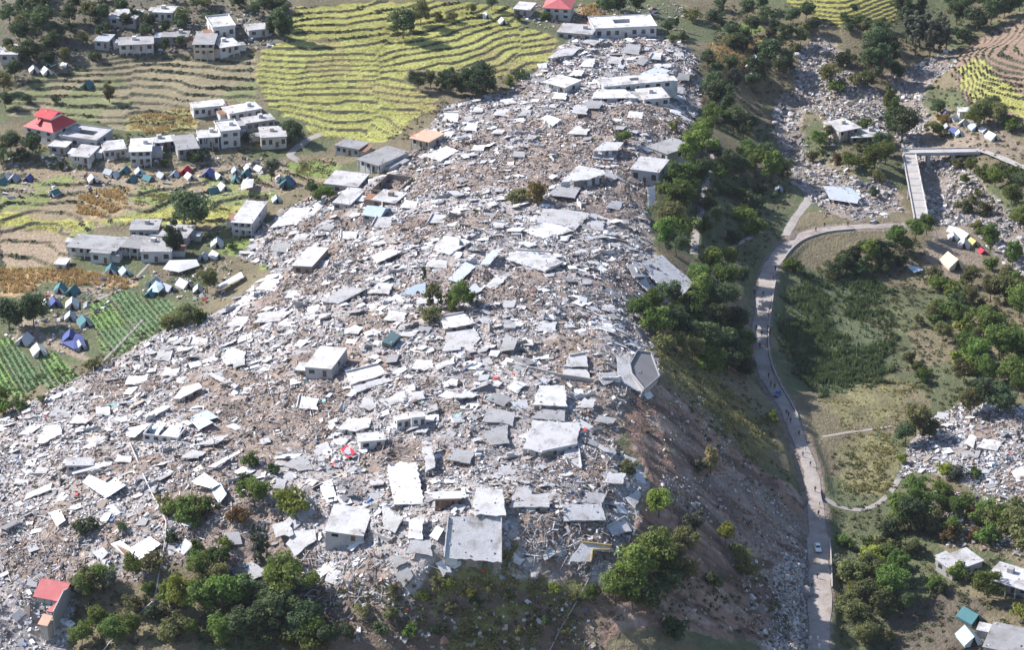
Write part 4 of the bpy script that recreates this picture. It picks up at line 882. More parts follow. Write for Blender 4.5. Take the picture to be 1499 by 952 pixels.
hs((206,368),(250,368),(247,352),3.9,'front right block of the school with white wall','flat','conc_grey','wall_white',1,3,name='school_wing',cat='school')
hs((190,336),(231,336),(236,321),3.6,'rear school building with grey roof','flat','conc_grey','wall_grey',1,4,lm='rear school building',name='school_building',cat='school')
hs((232,345),(272,348),(280,330),3.6,'grey roofed school house behind the slim dark tree','flat','conc_pale','wall_grey',1,3,name='school_building',cat='school')
hs((80,386),(95,387),(100,378),2.6,'small pale hut at the corner of the school yard','flat','conc_white','wall_white',1,1,name='hut',cat='hut')
hs((341,322),(370,324),(398,296),5.2,'long white roofed two storey house at the left foot of the hill','flat','conc_white','wall_white',2,3,lm='long two storey house at the foot of the hill')
hs((491,212),(525,218),(541,209),3.2,'low grey roofed house at the edge of the rice terraces','flat','conc_grey','wall_grey',1,4,lm='low grey house by the rice terraces')
hs((527,231),(558,240),(594,221),3.8,'broad grey flat roofed house below the rice terraces','flat','conc_grey','wall_white',1,4,lm='broad grey roofed house below the rice terraces')
hs((603,200),(630,206),(641,193),3.4,'house with flat pink roof beside the rice terraces','flat','pink_roof','wall_white',1,3,lm='pink roofed house')
hs((475,268),(523,273),(537,254),3.4,'house with big bright white roof at the upper left foot of the hill','flat','conc_white','wall_grey',1,4,lm='big bright white roof at the hill foot')
hs((543,276),(580,281),(592,256),3.0,'roofless stone walled house right of the big white roof','none','conc_pale','wall_stone',1,3,lm='roofless stone house')
hs((545,292),(578,297),(586,281),2.8,'white roofed stone house in front of the roofless house','flat','conc_white','wall_stone',1,3)
hs((488,296),(512,299),(526,276),2.8,'long grey roofed house below the big white roof','flat','conc_pale','wall_grey',1,2)
hs((531,313),(556,317),(562,303),2.4,'small bluish tin hut in the rubble below the roofless house','gable','tin_blue','wall_grey',1,2,name='hut',cat='hut')
hs((871,42),(961,38),(953,21),4.2,'large white flat roofed building with dark courtyard opening behind the hill','court','conc_white','wall_white',1,7,.3,lm='large courtyard building behind the hill',court=.28)
hs((816,46),(866,50),(872,37),3.2,'low grey annex left of the large courtyard building','flat','conc_pale','wall_grey',1,4)
hs((796,10),(834,12),(838,-2),5.0,'house with dull red roof at the top edge','hip','faded_red','wall_white',2,3,lm='dull red roof at the top edge')
hs((752,12),(775,14),(785,4),3.0,'white roofed shed left of the dull red roof','flat','conc_white','wall_grey',1,2,name='shed',cat='shed')
hs((884,126),(985,117),(978,106),3.2,'long bright white roof across the rear of the hill','court','conc_white','wall_white',1,7,lm='long bright white roof',court=.14)
hs((943,145),(980,142),(967,127),3.6,'small white house with grey roof at the rear of the hill','flat','conc_pale','wall_white',1,3,lm='small white house at the rear of the hill')
hs((799,118),(830,126),(838,114),3.4,'small white ruined house on the upper left brow','flat','conc_white','wall_white',1,2,ruin=1)
hs((924,247),(964,252),(981,234),4.6,'grey roofed house standing at the top of the wooded cliff','flat','conc_pale','wall_grey',1,3,lm='house at the top of the wooded cliff')
hs((948,214),(977,225),(997,206),3.6,'grey tin roofed house behind the wooded cliff house','flat','conc_grey','wall_grey',1,3)
hs((1228,191),(1258,185),(1251,170),3.2,'pale roofed house on the stony spit between the rivers','flat','conc_pale','wall_white',1,3,verandah=1.0,lm='house on the stony spit')
hs((1246,199),(1292,197),(1290,186),2.6,'long low pale roof among trees beside the river spit','flat','conc_pale','wall_grey',1,4)
hs((1371,818),(1395,834),(1427,812),3.2,'damaged pale roofed house at lower right beside the walled yard','flat','conc_pale','wall_grey',1,2,tilt=(.02,.06),lm='damaged house at lower right')
hs((1446,843),(1505,861),(1512,838),3.2,'long pale roofed house with open front at the right edge','flat','conc_pale','wall_grey',1,4,verandah=1.4,lm='long open fronted house')
hs((1440,947),(1512,962),(1516,924),3.0,'broad grey concrete roof in the lower right corner','flat','conc_grey','wall_grey',1,4,lm='broad concrete roof in the lower right corner')
hs((1405,163),(1420,163),(1419,157),2.4,'tiny white hut beside the right hand tents','flat','conc_white','wall_white',1,1,name='hut',cat='hut')
# ruined houses standing in the rubble
hs((447,537),(486,542),(510,514),2.8,'tilted white house with broken walls on the left brow','flat','conc_white','wall_grey',1,2,tilt=(.04,-.05),lm='tilted white house',name='ruined_house',over=.1)
hs((434,541),(449,542),(456,532),2.2,'small lean-to left of the tilted white house','flat','conc_white','wall_stone',1,1,name='lean_to',cat='shed')
hs((581,616),(600,613),(599,606),2.6,'left one of two white metal cabins on the hill','flat','conc_white','wall_white',1,2,name='cabin',cat='cabin',over=.05,lm='pair of white metal cabins')
hs((602,612),(623,610),(622,603),2.7,'right one of two white metal cabins on the hill','flat','conc_white','wall_white',1,2,name='cabin',cat='cabin',over=.05)
hs((527,646),(563,642),(560,632),2.8,'small white house with dark doorway above the red tarpaulin','flat','conc_white','wall_white',1,2,name='ruined_house',tilt=(.03,.03))
hs((637,730),(674,729),(671,720),3.0,'brown slatted shed with white roof near the hill front','flat','conc_white','rust',1,5,name='shed',cat='shed',lm='brown slatted shed')
hs((476,776),(530,780),(540,748),2.3,'ruined white house with dark opening and yellow side wall','flat','conc_white','wall_grey',1,2,name='ruined_house',tilt=(.10,.07),ruin=2,lm='ruined white house with dark opening')
hs((430,388),(458,392),(475,368),3.4,'tilted grey concrete block house on the left shoulder','flat','conc_white','wall_stone',1,2,name='ruined_house',tilt=(.06,-.1),swin=0,lm='tilted grey block house')
hs((97,681),(135,680),(140,670),2.4,'low grey ruined house on the lower left slope','flat','conc_pale','wall_grey',1,3,name='ruined_house',tilt=(.02,.02))
hs((209,634),(260,640),(268,624),2.6,'ruined house front under the collapsed tin roofs','none','tin','wall_white',1,4,name='ruined_house',ruin=1)
hs((559,499),(573,502),(578,490),2.2,'small dark teal cabin tipped over in the rubble','flat','cabin_grey','cabin_grey',1,1,name='cabin',cat='cabin',over=.02,tilt=(.2,.15))
hs((738,480),(755,480),(757,472),1.8,'small grey green box shed on the crest','flat','conc_grey','conc_grey',1,1,name='shed',cat='shed',over=.02)
# red roofed house lower left
def red_house():
    P = hit(72, 905, 0); root = empty('house', (P[0], P[1], P[2]), -.34, 1.12)
    m = MB(); m.box(-3.6, 3.2, 2.2, 2.45, -1.5, 5.0); m.build('wall', 'wall_grey', root)
    m = MB(); m.prism([(3.2,-3.5,-1.5),(3.2,6.6,-1.5),(3.2,6.6,5.6),(3.2,1.6,6.9),(3.2,-3.5,4.4)], (.25,0,0)); m.build('wall', 'wall_grey', root)
    m = MB(); m.box(-3.6, 3.2, 6.3, 6.6, -1.5, 5.5); m.box(-3.6, -3.35, 2.45, 6.3, -1.5, 5.2); m.build('wall', 'wall_grey', root)
    r = MB().prism([(-3.9,.2,4.6),(3.5,.2,4.6),(3.5,4.4,7.0),(-3.9,4.4,7.0)], (0,0,.08)).build('roof', 'faded_red', root)
    MB().prism([(-3.9,4.41,7.0),(3.5,4.41,7.0),(3.5,7.0,5.5),(-3.9,7.0,5.5)], (0,0,.08)).build('roof', 'faded_red', root)
    MB().prism([(1.5,-3.8,4.1),(3.45,-3.8,4.3),(3.45,.19,4.55),(2.4,.19,4.55)], (0,0,.08)).build('wing_roof', 'faded_red', root)
    m = MB(); m.box(1.3, 3.19, -6.2, -3.5, -1.8, 2.2); m.build('porch_wall', 'wall_cream', root)
    MB().prism([(.9,-6.6,2.25),(3.4,-6.6,2.25),(3.4,-3.82,3.4),(.9,-3.82,3.4)], (0,0,.08)).build('porch_roof', 'pink_roof', root)
    for x in (-3.4, -1.2, .6): m = MB(); m.box(x, x+.18, .35, .53, -.2, 4.62); m.build('post', 'teal_paint', root)
    m = MB(); m.box(-3.5, 1.2, .2, 2.2, -1.5, -.2); m.build('verandah_floor', 'wall_white', root)
    m = MB()
    for i in range(12): m.box(-3.4+i*.4, -3.32+i*.4, .22, .28, -.2, .7)
    m.box(-3.4, 1.1, .2, .3, .7, .8); m.build('railing', 'wall_white', root)
    m = MB(); m.box(-2.6, -1.6, 2.12, 2.197, -.2, 2.0); m.build('door', 'teal_paint', root)
    for x in (-.8, .7): m = MB(); m.box(x, x+1.0, 2.12, 2.197, .8, 2.1); m.build('window', 'glass_dark', root)
    tag(root, 'tall house with faded red roof and grey gable wall at lower left', 'house'); landmark(74, 890, 'faded red roof house at lower left')
red_house()
# eight sided tower roof hanging at the right brow
def hexhouse():
    top = [(924,548),(921,534),(932,514),(953,517),(966,552),(943,572)]
    C = hit(942, 545, 3.0); z = C[2]; n = np.array([.30, -.10, 1.0]); n /= np.linalg.norm(n); o0 = np.array([0, 0, CAM_H])
    W = []
    for a, b in top: d = ray(a, b); W.append(o0+d*(np.dot(C-o0, n)/np.dot(d, n))-C)
    root = empty('tilted_round_house', C)
    W = W[::-1] if sum(W[i][0]*W[(i+1) % 6][1]-W[(i+1) % 6][0]*W[i][1] for i in range(6)) < 0 else W
    MB().prism([w-n*.3 for w in W], n*.3).build('roof', 'conc_dark', root)
    for i in range(6):
        a, b = W[i], W[(i+1) % 6]; inw = np.cross(n, (b-a)/np.linalg.norm(b-a))
        MB().prism([a+n*.003, b+n*.003, b+inw*.28+n*.003, a+inw*.28+n*.003], n*.45).build('parapet', 'conc_grey', root)
        MB().prism([a+inw*.2-n*.303, b+inw*.2-n*.303, b+inw*.45-n*.303, a+inw*.45-n*.303], -n*3.6).build('wall', 'wall_grey', root)
    c = (W[0]+W[3])/2; MB().prism([c+np.array(v)-n*n.dot(v)+n*.005 for v in ((-.8,-1.6,0),(.2,-1.6,0),(.2,-.2,0),(-.8,-.2,0))], n*.12).build('hatch', 'conc_dark', root)
    tag(root, 'tilted many sided grey tower roof hanging on the right brow of the hill', 'house'); landmark(943, 543, 'tilted many sided tower roof')
hexhouse()
roof_slab([(903,523),(924,524),(921,537),(924,549),(942,573),(934,573),(905,556)], 1.2, (.05,.12), Pl, .3, .05, (), label='pale lit ledge wall left of the tilted tower roof', name='masonry_ledge', cat='wall')
roof_slab([(730,515),(741,487),(757,500),(752,512)], 1.5, (.2,.3), Gy, .25, .1, (), label='grey triangular wall standing in the rubble', name='wall_remnant', cat='wall', lm='grey triangular wall')
# hanging retaining wall line on the right brow
MBr = MB(); L = [hit(x, y, .3) for x, y in ((742,533),(780,541),(820,551),(850,555),(868,558))]
for i in range(4): MBr.bar(L[i], L[i+1], .2, .7)
tag(MBr.build('retaining_wall', 'parapet'), 'long low retaining wall behind the bright white square roof', 'wall')

# debris lying on top of the slabs
xs_, zs_ = [], []
for P, n in SLABPOLY:
    c = P.mean(0)
    A = max(1, int(np.linalg.norm(P.max(0)-P.min(0))**2*.05)); 
    for _ in range(A):
        i = RNG.integers(len(P)); r = RNG.random()**.2; p = c+(P[i]-c)*r*.93; xs_.append(p[:2]); zs_.append(p[2]+.03)
xs_ = np.array(xs_); s = .12+.3*RNG.random(len(xs_))**2
pieces('roof_debris', xs_, s*1.5, s, s*.5, .15, PAL, [.22,.22,.24,.12,.1,.03,.07,0,0,0], 'small debris lying on the collapsed roofs', 'rubble', zbase=np.array(zs_))
# ------------------------------------------------------------------ trees: a few meshes of each kind, every tree its own object
def leaf_mesh(name, H, rx, rz, cz, nclump, nleaf, ls, cone=0.0, seed=0):
    r = np.random.default_rng(seed); P = []; Nn = []
    for k in range(nclump):
        u = r.normal(0, 1, 3); u /= np.linalg.norm(u); rad = r.random()**.45
        zz = u[2]*rad; shrink = 1-cone*(zz+1)/2 if cone else 1
        c = np.array([u[0]*rad*rx*shrink, u[1]*rad*rx*shrink, cz+zz*rz]); cr = rx*(.30+.22*r.random())*max(shrink, .35)
        m = nleaf//nclump; d = r.normal(0, 1, (m, 3)); d /= np.linalg.norm(d, axis=1)[:, None]; q = cr*(.55+.5*r.random(m))[:, None]
        P.append(c+d*q*np.array([1, 1, .8])); Nn.append(d+r.normal(0, .7, (m, 3))+np.array([0, 0, .35]))
    P = np.concatenate(P); N = np.concatenate(Nn); N /= np.linalg.norm(N, axis=1)[:, None]
    T = np.cross(N, r.normal(0, 1, N.shape)); T /= np.linalg.norm(T, axis=1)[:, None]; B = np.cross(N, T)
    s = ls*(.6+.8*r.random(len(P)))[:, None]
    V = np.stack([P-T*s-B*s*.25, P+B*s*.7, P+T*s+B*s*.2, P-B*s*.6], 1).reshape(-1, 3)
    return np_mesh(name, V, np.arange(len(V)).reshape(-1, 4))
def trunk_mesh(name, H, r0, cz, rx, seed, limbs=5):
    r = random.Random(seed); mb = MB(); p = Vector((0, 0, -.4)); rad = r0
    for k in range(4):
        q = p+Vector((r.uniform(-.18, .18), r.uniform(-.18, .18), (cz+.15*H+.4)/4)); mb.tube(p, q, rad, rad*.75); p = q; rad *= .75
        if k >= 1:
            for _ in range(limbs//2):
                a = r.uniform(0, 6.28); e = p+Vector((math.cos(a)*rx*.65, math.sin(a)*rx*.65, H*r.uniform(.08, .22))); mb.tube(p, e, rad*.6, rad*.15, 5)
    me = bpy.data.meshes.new(name); me.from_pydata(mb.v, [], mb.f); me.update(); me.materials.append(MATS['bark']); return me
KINDS = {}
def mk(code, n, H, rx, rz, cz, nc, nl, ls, cone=0, r0=.26, limbs=6):
    KINDS[code] = [(leaf_mesh('crown', H, rx*(1+.12*(i % 2)), rz, cz, nc, nl, ls, cone, 100*ord(code)+i), trunk_mesh('trunk', H, r0, cz*.8, rx, 7*i+ord(code), limbs)) for i in range(n)]
mk('b', 4, 10, 3.7, 3.5, 6.2, 24, 3400, .30); mk('t', 3, 10, 2.5, 4.0, 5.9, 24, 3000, .27); mk('p', 2, 10, 1.05, 4.6, 5.3, 26, 2000, .24)
mk('c', 2, 10, 1.3, 4.7, 5.0, 34, 2400, .22, .85); mk('s', 4, 4, 2.0, 1.35, 1.75, 16, 1300, .21, 0, .12, 4); mk('n', 1, 10, 2.3, 4.4, 5.4, 26, 2200, .26, .8)
for lst in KINDS.values():
    for c, t in lst: c.materials.append(MATS['leaf_mid'])
LM = {'D': 'leaf_dark', 'M': 'leaf_mid', 'O': 'leaf_olive', 'Y': 'leaf_yellow', 'G': 'leaf_grey', 'A': 'leaf_autumn', 'P': 'leaf_pale'}
COLW = {'D': 'dark green', 'M': 'mid green', 'O': 'olive', 'Y': 'yellow green', 'G': 'grey green', 'A': 'autumn brown', 'P': 'pale yellow'}
KW = {'b': 'broad tree', 't': 'tall tree', 'p': 'slim poplar', 'c': 'conical tree', 's': 'bush', 'n': 'conifer'}
tcount = [0]
def tree(px, py, h, kind='b', m='M'):
    i = tcount[0]; tcount[0] += 1; crown, trunk = KINDS[kind][i % len(KINDS[kind])]
    p = hit(px, py); base = 4.0 if kind == 's' else 10.0; sc = h/base
    root = empty({'b': 'broadleaf_tree', 't': 'broadleaf_tree', 'p': 'poplar_tree', 'c': 'cypress_tree', 's': 'bush', 'n': 'conifer_tree'}[kind], p, RNG.random()*6.28)
    wsc = sc*(.88+.3*RNG.random()); root.scale = (wsc, wsc*(.9+.2*RNG.random()), sc)
    c = link('crown', crown, root); c.material_slots[0].link = 'OBJECT'; c.material_slots[0].material = MATS[LM[m]]; link('trunk', trunk, root)
    root['category'] = 'bush' if kind == 's' else 'tree'; root['group'] = 'bushes' if kind == 's' else 'trees'
    register(root, f'{COLW[m]} {KW[kind]}', px, py-h*2)
TREES = """650,862,2.6sO 690,872,2.4sY 720,866,2.8sO 745,880,3sO 700,890,3sD 660,896,3sO 780,872,2.6sO 810,868,2.8sY 840,882,3sO 620,880,3.4sM 640,930,3.6sD 600,930,4sM 560,930,4.5sD 530,900,3.4sO 760,930,3sO 800,915,3sD 830,935,3.4sO 690,935,3sO 510,940,5bD 575,870,3sO 30,66,10bD 60,56,14bD 78,80,10bD 102,36,9bD 45,30,8bD 22,118,9bD 6,136,9bO 88,60,8bD 132,30,8bO 122,66,6bO 152,34,8bD 14,34,8bD 186,40,6bD 214,54,6bD 242,50,6bD 242,76,6tD 266,70,5bD 55,8,7bD 112,14,7bD 8,158,7bD 70,100,7bD 40,90,9bD 95,90,6bO 390,16,7bD 372,24,6bD 415,60,15tD 405,40,8bD 350,12,7bD 375,6,8bD 300,14,6bO 590,56,12bD 616,38,11bO 600,46,6sD 660,30,5sO 640,28,4sO 690,20,5bO 720,14,6bD 160,150,9tO 82,150,4sD 40,150,4sD
48,232,10bD 16,228,10bD 30,236,6sD 5,240,7bD 240,244,4sM 288,236,5sD 432,210,9bD 420,200,7bD 352,170,4sO 365,205,4sD 88,246,3sD 612,130,8bD 630,128,7bO 645,136,8tD 660,138,8bD 676,140,9tD 690,136,10bD 706,130,11bD 716,138,7bD 655,124,7bD 668,128,6bD 700,142,8bD 765,116,5sD 745,124,4sM 755,112,4sD 282,338,15bD 270,330,9bD 254,374,13tD 304,430,9bO 272,480,8bO 256,478,6sO 290,474,6sM 245,486,5sO 14,486,12bD 50,480,12bD 32,480,7bD 6,606,7sM 30,600,5sM 2,590,6bM 135,540,4sO 60,590,3sO 398,266,9tG 466,300,6bM 482,290,5bM 455,286,5bD 470,284,5sM 340,365,3sM
785,295,8sA 772,293,5sO 757,296,5sO 634,452,8tO 672,450,8bM 660,456,5sM 628,468,5sO 645,446,5nD 620,412,6nD 686,446,5sM 915,210,5bM 908,206,4sD 990,194,7pP 984,190,4sY 1036,100,8bD 1046,120,9tD 1042,140,10bD 1052,160,12bD 1062,178,12tD 1074,196,11bD 1048,184,9bM 1088,206,9bD 1100,196,8bD 1064,150,9tD 1076,130,9tG 1068,112,9bD 1030,205,9bM
1010,256,15tM 1000,284,13bM 986,312,12bM 978,338,11bO 974,362,10bM 1026,232,13bM 1018,276,11bD 996,352,10bM 1005,310,11tM 990,374,8bD 1034,262,8bD 1040,300,6bD 1048,330,7bD 1060,260,8bD 1056,286,7sD 1106,256,11bM 1130,268,12bM 1096,240,9bM 1120,246,10bD 1146,266,9bD 1084,262,8bD 1072,245,7bD 1110,285,6sD
936,470,8bM 952,464,9bM 962,490,10bM 986,496,11bD 1010,476,11bM 1030,446,10bM 1052,426,10bM 1040,404,10bM 1062,456,10bD 1000,506,10bD 1030,514,11bD 1058,528,11bD 1074,538,10bD 1050,494,11bD 1020,486,10bD 980,450,9bD 1022,420,8bM 1078,490,9bD 1076,420,8bD 1066,394,8bM 1090,520,8bD 1044,460,10bD 1014,528,8bO 990,516,7bO 970,510,6sO 1092,556,7bD
1040,694,9tP 1026,690,5sG 920,692,4sO 916,686,3sP 1130,624,5bM 964,758,8bY 956,846,13bM 930,862,11bM 986,856,12bO 1000,820,9bO 926,892,9bM 900,880,8bM 862,884,5bM 1062,800,7bY 1082,830,7bO 1092,842,6sO 1010,780,6sG 975,880,9bD 950,900,9bD 985,935,7sD 1045,860,5sD 1020,770,5sG
282,764,8sM 268,760,8sM 296,756,7sM 246,758,5sO 240,740,4sO 368,684,5sM 372,738,8bM 360,726,6bD 348,764,5sA 430,748,8sY 418,744,6sY 404,696,4sD 128,780,5sD 180,776,3sD 250,795,4sD 130,872,8bO 150,860,7bM 160,866,6bG 112,866,5sG 144,924,7bY 165,940,7bM 192,936,7bM 272,892,10bY 300,902,10bM 332,896,11bM 292,852,8bM 310,862,8bO 244,938,7sO 262,930,7sO 346,944,10bD 428,882,13bM 412,922,11bD 440,932,10bD 374,936,10bD 318,834,6bM 326,946,9bM 120,948,7bM 392,900,9bD 360,880,8bD 405,862,7bM 455,942,8bM 373,820,11cG 381,824,12cG 390,820,11cG 300,836,5sY 284,826,5sM 332,804,4sM 290,806,4sM 480,950,7bD 225,905,5sD 400,945,9bD 640,856,3sO 655,860,3sM 570,905,4sO
1200,214,7bM 1188,236,6sO 1242,248,7bM 1212,205,6bO 1225,240,5sA 1296,240,9bM 1310,196,14tM 1320,208,14bD 1302,168,13tM 1280,246,9bM 1264,244,7sY 1290,225,9bD 1266,190,6sM 1290,118,16tD 1280,88,15bD 1302,98,14tD 1272,106,12bD 1288,70,12bD 1312,120,9bD 1270,130,8bO 1326,62,15pG 1336,66,16pG 1346,70,17pG 1356,72,17pG 1366,76,18pG 1376,78,17pG 1384,72,15pG 1340,80,14pG 1360,84,15pG 1372,60,14pG 1330,40,12tD 1345,30,11tD 1318,22,11tD 1400,36,11bD 1430,46,11bD 1450,36,11bD 1470,26,10bD 1492,16,10bD 1415,20,9bD 1440,14,9bD 1460,8,8bD 1390,16,9bD 1408,58,7sD 1126,96,11bD 1112,120,11bD 1142,116,10bD 1100,130,7bD 1152,100,8bD 1230,96,6sD 1214,124,9bO 1222,132,6sM 1240,92,7sD 1256,122,6sO 1180,30,8bD 1160,36,8bD 1150,66,9bD 1122,36,8bD 1100,50,8bD 1172,66,8bD 1094,26,8bD 1136,50,7bD 1190,48,7bD 1115,16,7bD 905,22,9bD 886,22,9bD 930,18,8bD 896,12,8bD 978,50,7bD 990,44,8pD 984,62,5sO 1012,30,7sO 1000,60,5sD 800,28,4sM 760,30,4sD
1440,180,10bO 1460,186,10bO 1426,186,9bM 1450,172,9bD 1478,190,7sM 1372,170,7bD 1366,200,7bM 1382,200,5sO 1380,180,5sA 1456,274,8bM 1480,300,9bM 1420,256,7bM 1494,336,9bM 1440,262,7sM 1466,256,6sO 1400,246,5sO 1496,280,8bD 1250,392,8bD 1235,398,7bD 1310,366,9bM 1340,352,8bM 1276,388,9bM 1296,384,9bD 1356,344,8bM 1325,372,7bM 1262,400,7sD 1290,398,6sD 1318,390,6sD 1220,402,6sD 1392,434,7sM 1376,424,6sM 1422,418,7bO 1404,446,6sD 1366,410,6sO 1450,366,10tM 1482,390,10tM 1470,446,11bO 1492,466,11bM 1440,498,13bM 1462,528,12bM 1430,536,10bM 1476,566,10bM 1440,598,11bD 1420,608,9bO 1462,606,10bD 1490,526,11bM 1406,478,9bM 1420,450,8bO 1450,440,9bO 1444,560,9bM 1410,560,8bO 1490,580,9bM 1415,520,8bM 1380,500,7bO 1365,470,6sO 1340,640,11bO 1325,650,7bD 1360,646,7bO 1350,560,5sM 1330,530,5sO
1382,696,5sY 1378,736,7bM 1352,760,10bM 1332,780,11bD 1318,770,10bM 1300,800,8bD 1396,758,7bM 1388,782,7sM 1340,720,6sM 1360,780,7sO 1280,860,10bO 1302,880,10bM 1262,890,9bO 1250,920,8bO 1275,835,8bY 1312,850,9bM 1266,946,7bO 1246,862,9bO 1320,896,7bD 1295,830,7bM 1240,895,6sO 1290,905,8bO 1445,876,9bM 1402,850,6sM 1422,852,4sD 1450,796,7sM 1482,780,8sO 1430,770,6sM 1465,770,6sM 1495,800,7sO 1368,862,5sM 1380,870,4sD 1499,905,5sY 1410,740,5sM 1400,700,5sG 1430,700,4sM 1230,830,4sG 1300,940,5sO 1235,800,3sO 1320,680,4sY"""
for t in TREES.split():
    a, b, c = t.split(','); tree(float(a), float(b), float(c[:-2]), c[-2], c[-1])
for pl, n, spec, h0, h1 in (([(0,0),(420,0),(400,55),(180,48),(130,100),(0,130)], 46, ('bD','bO','sD','sD','tD'), 4.5, 8), ([(1040,10),(1330,40),(1300,62),(1180,60),(1150,130),(1100,130),(1050,60)], 34, ('sD','sO','bD','sD'), 4, 7), ([(1330,430),(1499,400),(1499,590),(1420,600),(1340,560)], 46, ('sM','sO','bO','sM','sY'), 3.5, 7), ([(1222,800),(1340,760),(1340,900),(1240,948)], 22, ('sO','sM','bO'), 3.5, 7), ([(1340,715),(1499,745),(1499,810),(1370,800)], 22, ('sM','sO','sA'), 3, 6), ([(1000,200),(1160,262),(1120,340),(1030,380),(990,370)], 26, ('sM','sD','bD'), 3.5, 7), ([(930,440),(1090,480),(1100,560),(990,520)], 22, ('bM','sM','bD'), 5, 9), ([(110,850),(340,820),(470,880),(480,950),(110,950)], 24, ('sM','sD','bM','sO'), 4, 8), ([(1190,180),(1300,180),(1330,330),(1260,260),(1200,250)], 14, ('sM','sO','sD'), 3, 5), ([(1380,240),(1499,260),(1499,460),(1440,420)], 20, ('sM','sO','bM'), 3.5, 7), ([(1150,390),(1330,350),(1340,400),(1180,410)], 14, ('sD','sM','sO'), 3.5, 6)):
    for x, y in sample_poly(wpoly(pl), int(n*.75)):
        px, py = proj((x, y, z1(x, y))); k_ = str(RNG.choice(spec))
        if z1(x, y, RD) > 6: tree(px, py, h0+(h1-h0)*RNG.random(), k_[0], k_[1])
for x, y, ph in ((1197,803,'white car'), (1340,270,'river bridge'), (1140,375,'road bend'), (1410,350,'white riverside tents'), (1270,745,'curved grey footpath'), (1255,632,'straight field footpath'), (1225,480,'shaded maize field'), (1350,65,'poplar row'), (1180,160,'stony river bend'), (382,800,'cypress group'), (785,285,'autumn bush'), (1440,130,'bright right hand field'), (1225,20,'top right terraces'), (1030,290,'grey hillside path'), (1180,285,'pale side lane'), (640,120,'rice field grove'), (280,310,'big dark field tree'), (190,455,'green vegetable plots'), (40,535,'lower left vegetable plots'), (1400,195,'right hand tent row'), (235,418,'blue and white shelters'), (60,40,'upper left wood'), (500,110,'rice terraces'), (1075,80,'brown maize field'), (1440,640,'right hand ruins'), (750,870,'grassy front ledge'), (590,30,'lone field tree'), (1030,480,'cliff wood'), (960,800,'front cliff trees'), (1040,680,'pale slope tree'), (300,870,'lower left wood'), (1290,870,'lower right grove'), (1460,500,'right edge wood'), (1290,100,'tall river trees'), (1420,905,'green gable tent'), (1235,285,'fallen riverside roof')): landmark(x, y, ph)

# ------------------------------------------------------------------ crops, grass and scrub (uncountable)
def tufts(name, polys, counts, h, w, pal, label, cat, nb=3, dens=.5, edge=.5, rows=0):
    xy = np.concatenate([sample_poly(WP[p] if isinstance(p, str) else wpoly(p), n) for p, n in zip(polys, counts)])
    xy = xy+np.stack([fbm(xy[:, 0], xy[:, 1], 6, 3, 201), fbm(xy[:, 0], xy[:, 1], 6, 3, 203)], -1)*4.5*edge; keep = (zat(xy[:, 0], xy[:, 1], riser) < .05) & (zat(xy[:, 0], xy[:, 1]-.8, riser) < .5); keep &= (np.mod(xy[:, 0]*.8+xy[:, 1]*.35, 1.5) < .85) | (not rows); keep &= RNG.random(len(xy)) < np.clip(.6+dens*fbm(xy[:, 0], xy[:, 1], 9, 3, 77), .05, 1); xy = xy[keep]; n = len(xy); z = zat(xy[:, 0], xy[:, 1]); V = []; 
    for k in range(nb):
        a = RNG.random(n)*6.28; hh = h*(.6+.7*RNG.random(n)); lean = RNG.normal(0, .25, (n, 2))*h
        bx = xy+RNG.normal(0, w*.5, (n, 2)); d = np.stack([np.cos(a), np.sin(a)], -1)*w*(.6+.6*RNG.random(n))[:, None]
        V.append(np.stack([np.column_stack([bx-d, z-.05]), np.column_stack([bx+d, z-.05]), np.column_stack([bx+lean, z+hh])], 1))
    V = np.stack(V, 1).reshape(-1, 3); pal = np.array(pal); c = pal[RNG.integers(len(pal), size=n)]*(1+RNG.normal(0, .14, (n, 1)))
    o = link(name, np_mesh(name, V, np.arange(len(V)).reshape(-1, 3), np.repeat(np.clip(c, .01, .6), nb, 0), 'crop')); tag(o, label, cat, None, 'stuff')
tufts('rice_crop', ['rice', 'rice_top', 'top_right', 'bright_a', 'bright_b', 'bright_c'], [26000, 9000, 5000, 1800, 2200, 2600], .18, .2, [(.385,.38,.13), (.42,.39,.15), (.35,.36,.12)], 'ripe yellow green rice growing on the terraces', 'rice')
tufts('dry_maize', ['maize_a', 'maize_b', 'maize_c', 'maize_d', 'maize_e', 'maize_f'], [2200, 1700, 700, 2000, 500, 1100], 1.0, .22, [(.46,.31,.14), (.50,.36,.17), (.36,.27,.13)], 'dry brown maize stalks standing in small fields', 'maize', 4)
tufts('vegetable_crop', ['veg_a', 'veg_b', 'veg_c'], [11000, 6500, 3200], .26, .2, [(.10,.21,.085), (.13,.25,.08), (.09,.17,.08)], 'green leafy vegetables growing in plots', 'vegetables', 3, .15, 0, 1)
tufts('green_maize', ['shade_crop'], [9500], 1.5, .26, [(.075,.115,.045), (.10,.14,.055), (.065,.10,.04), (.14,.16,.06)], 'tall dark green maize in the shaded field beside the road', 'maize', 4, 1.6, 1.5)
tufts('dry_grass', ['lit_grass', 'lit_grass2', 'ridge_grass', 'front_green', 'front_green2', 'earth_slope', 'lawn', 'green_a'], [1300, 1300, 4200, 2600, 1500, 700, 600, 800], .5, .26, [(.30,.275,.11), (.26,.25,.10), (.35,.31,.14), (.22,.21,.09)], 'dry olive grass and weeds on banks and slopes', 'grass', 4, 1.6, 2.4)
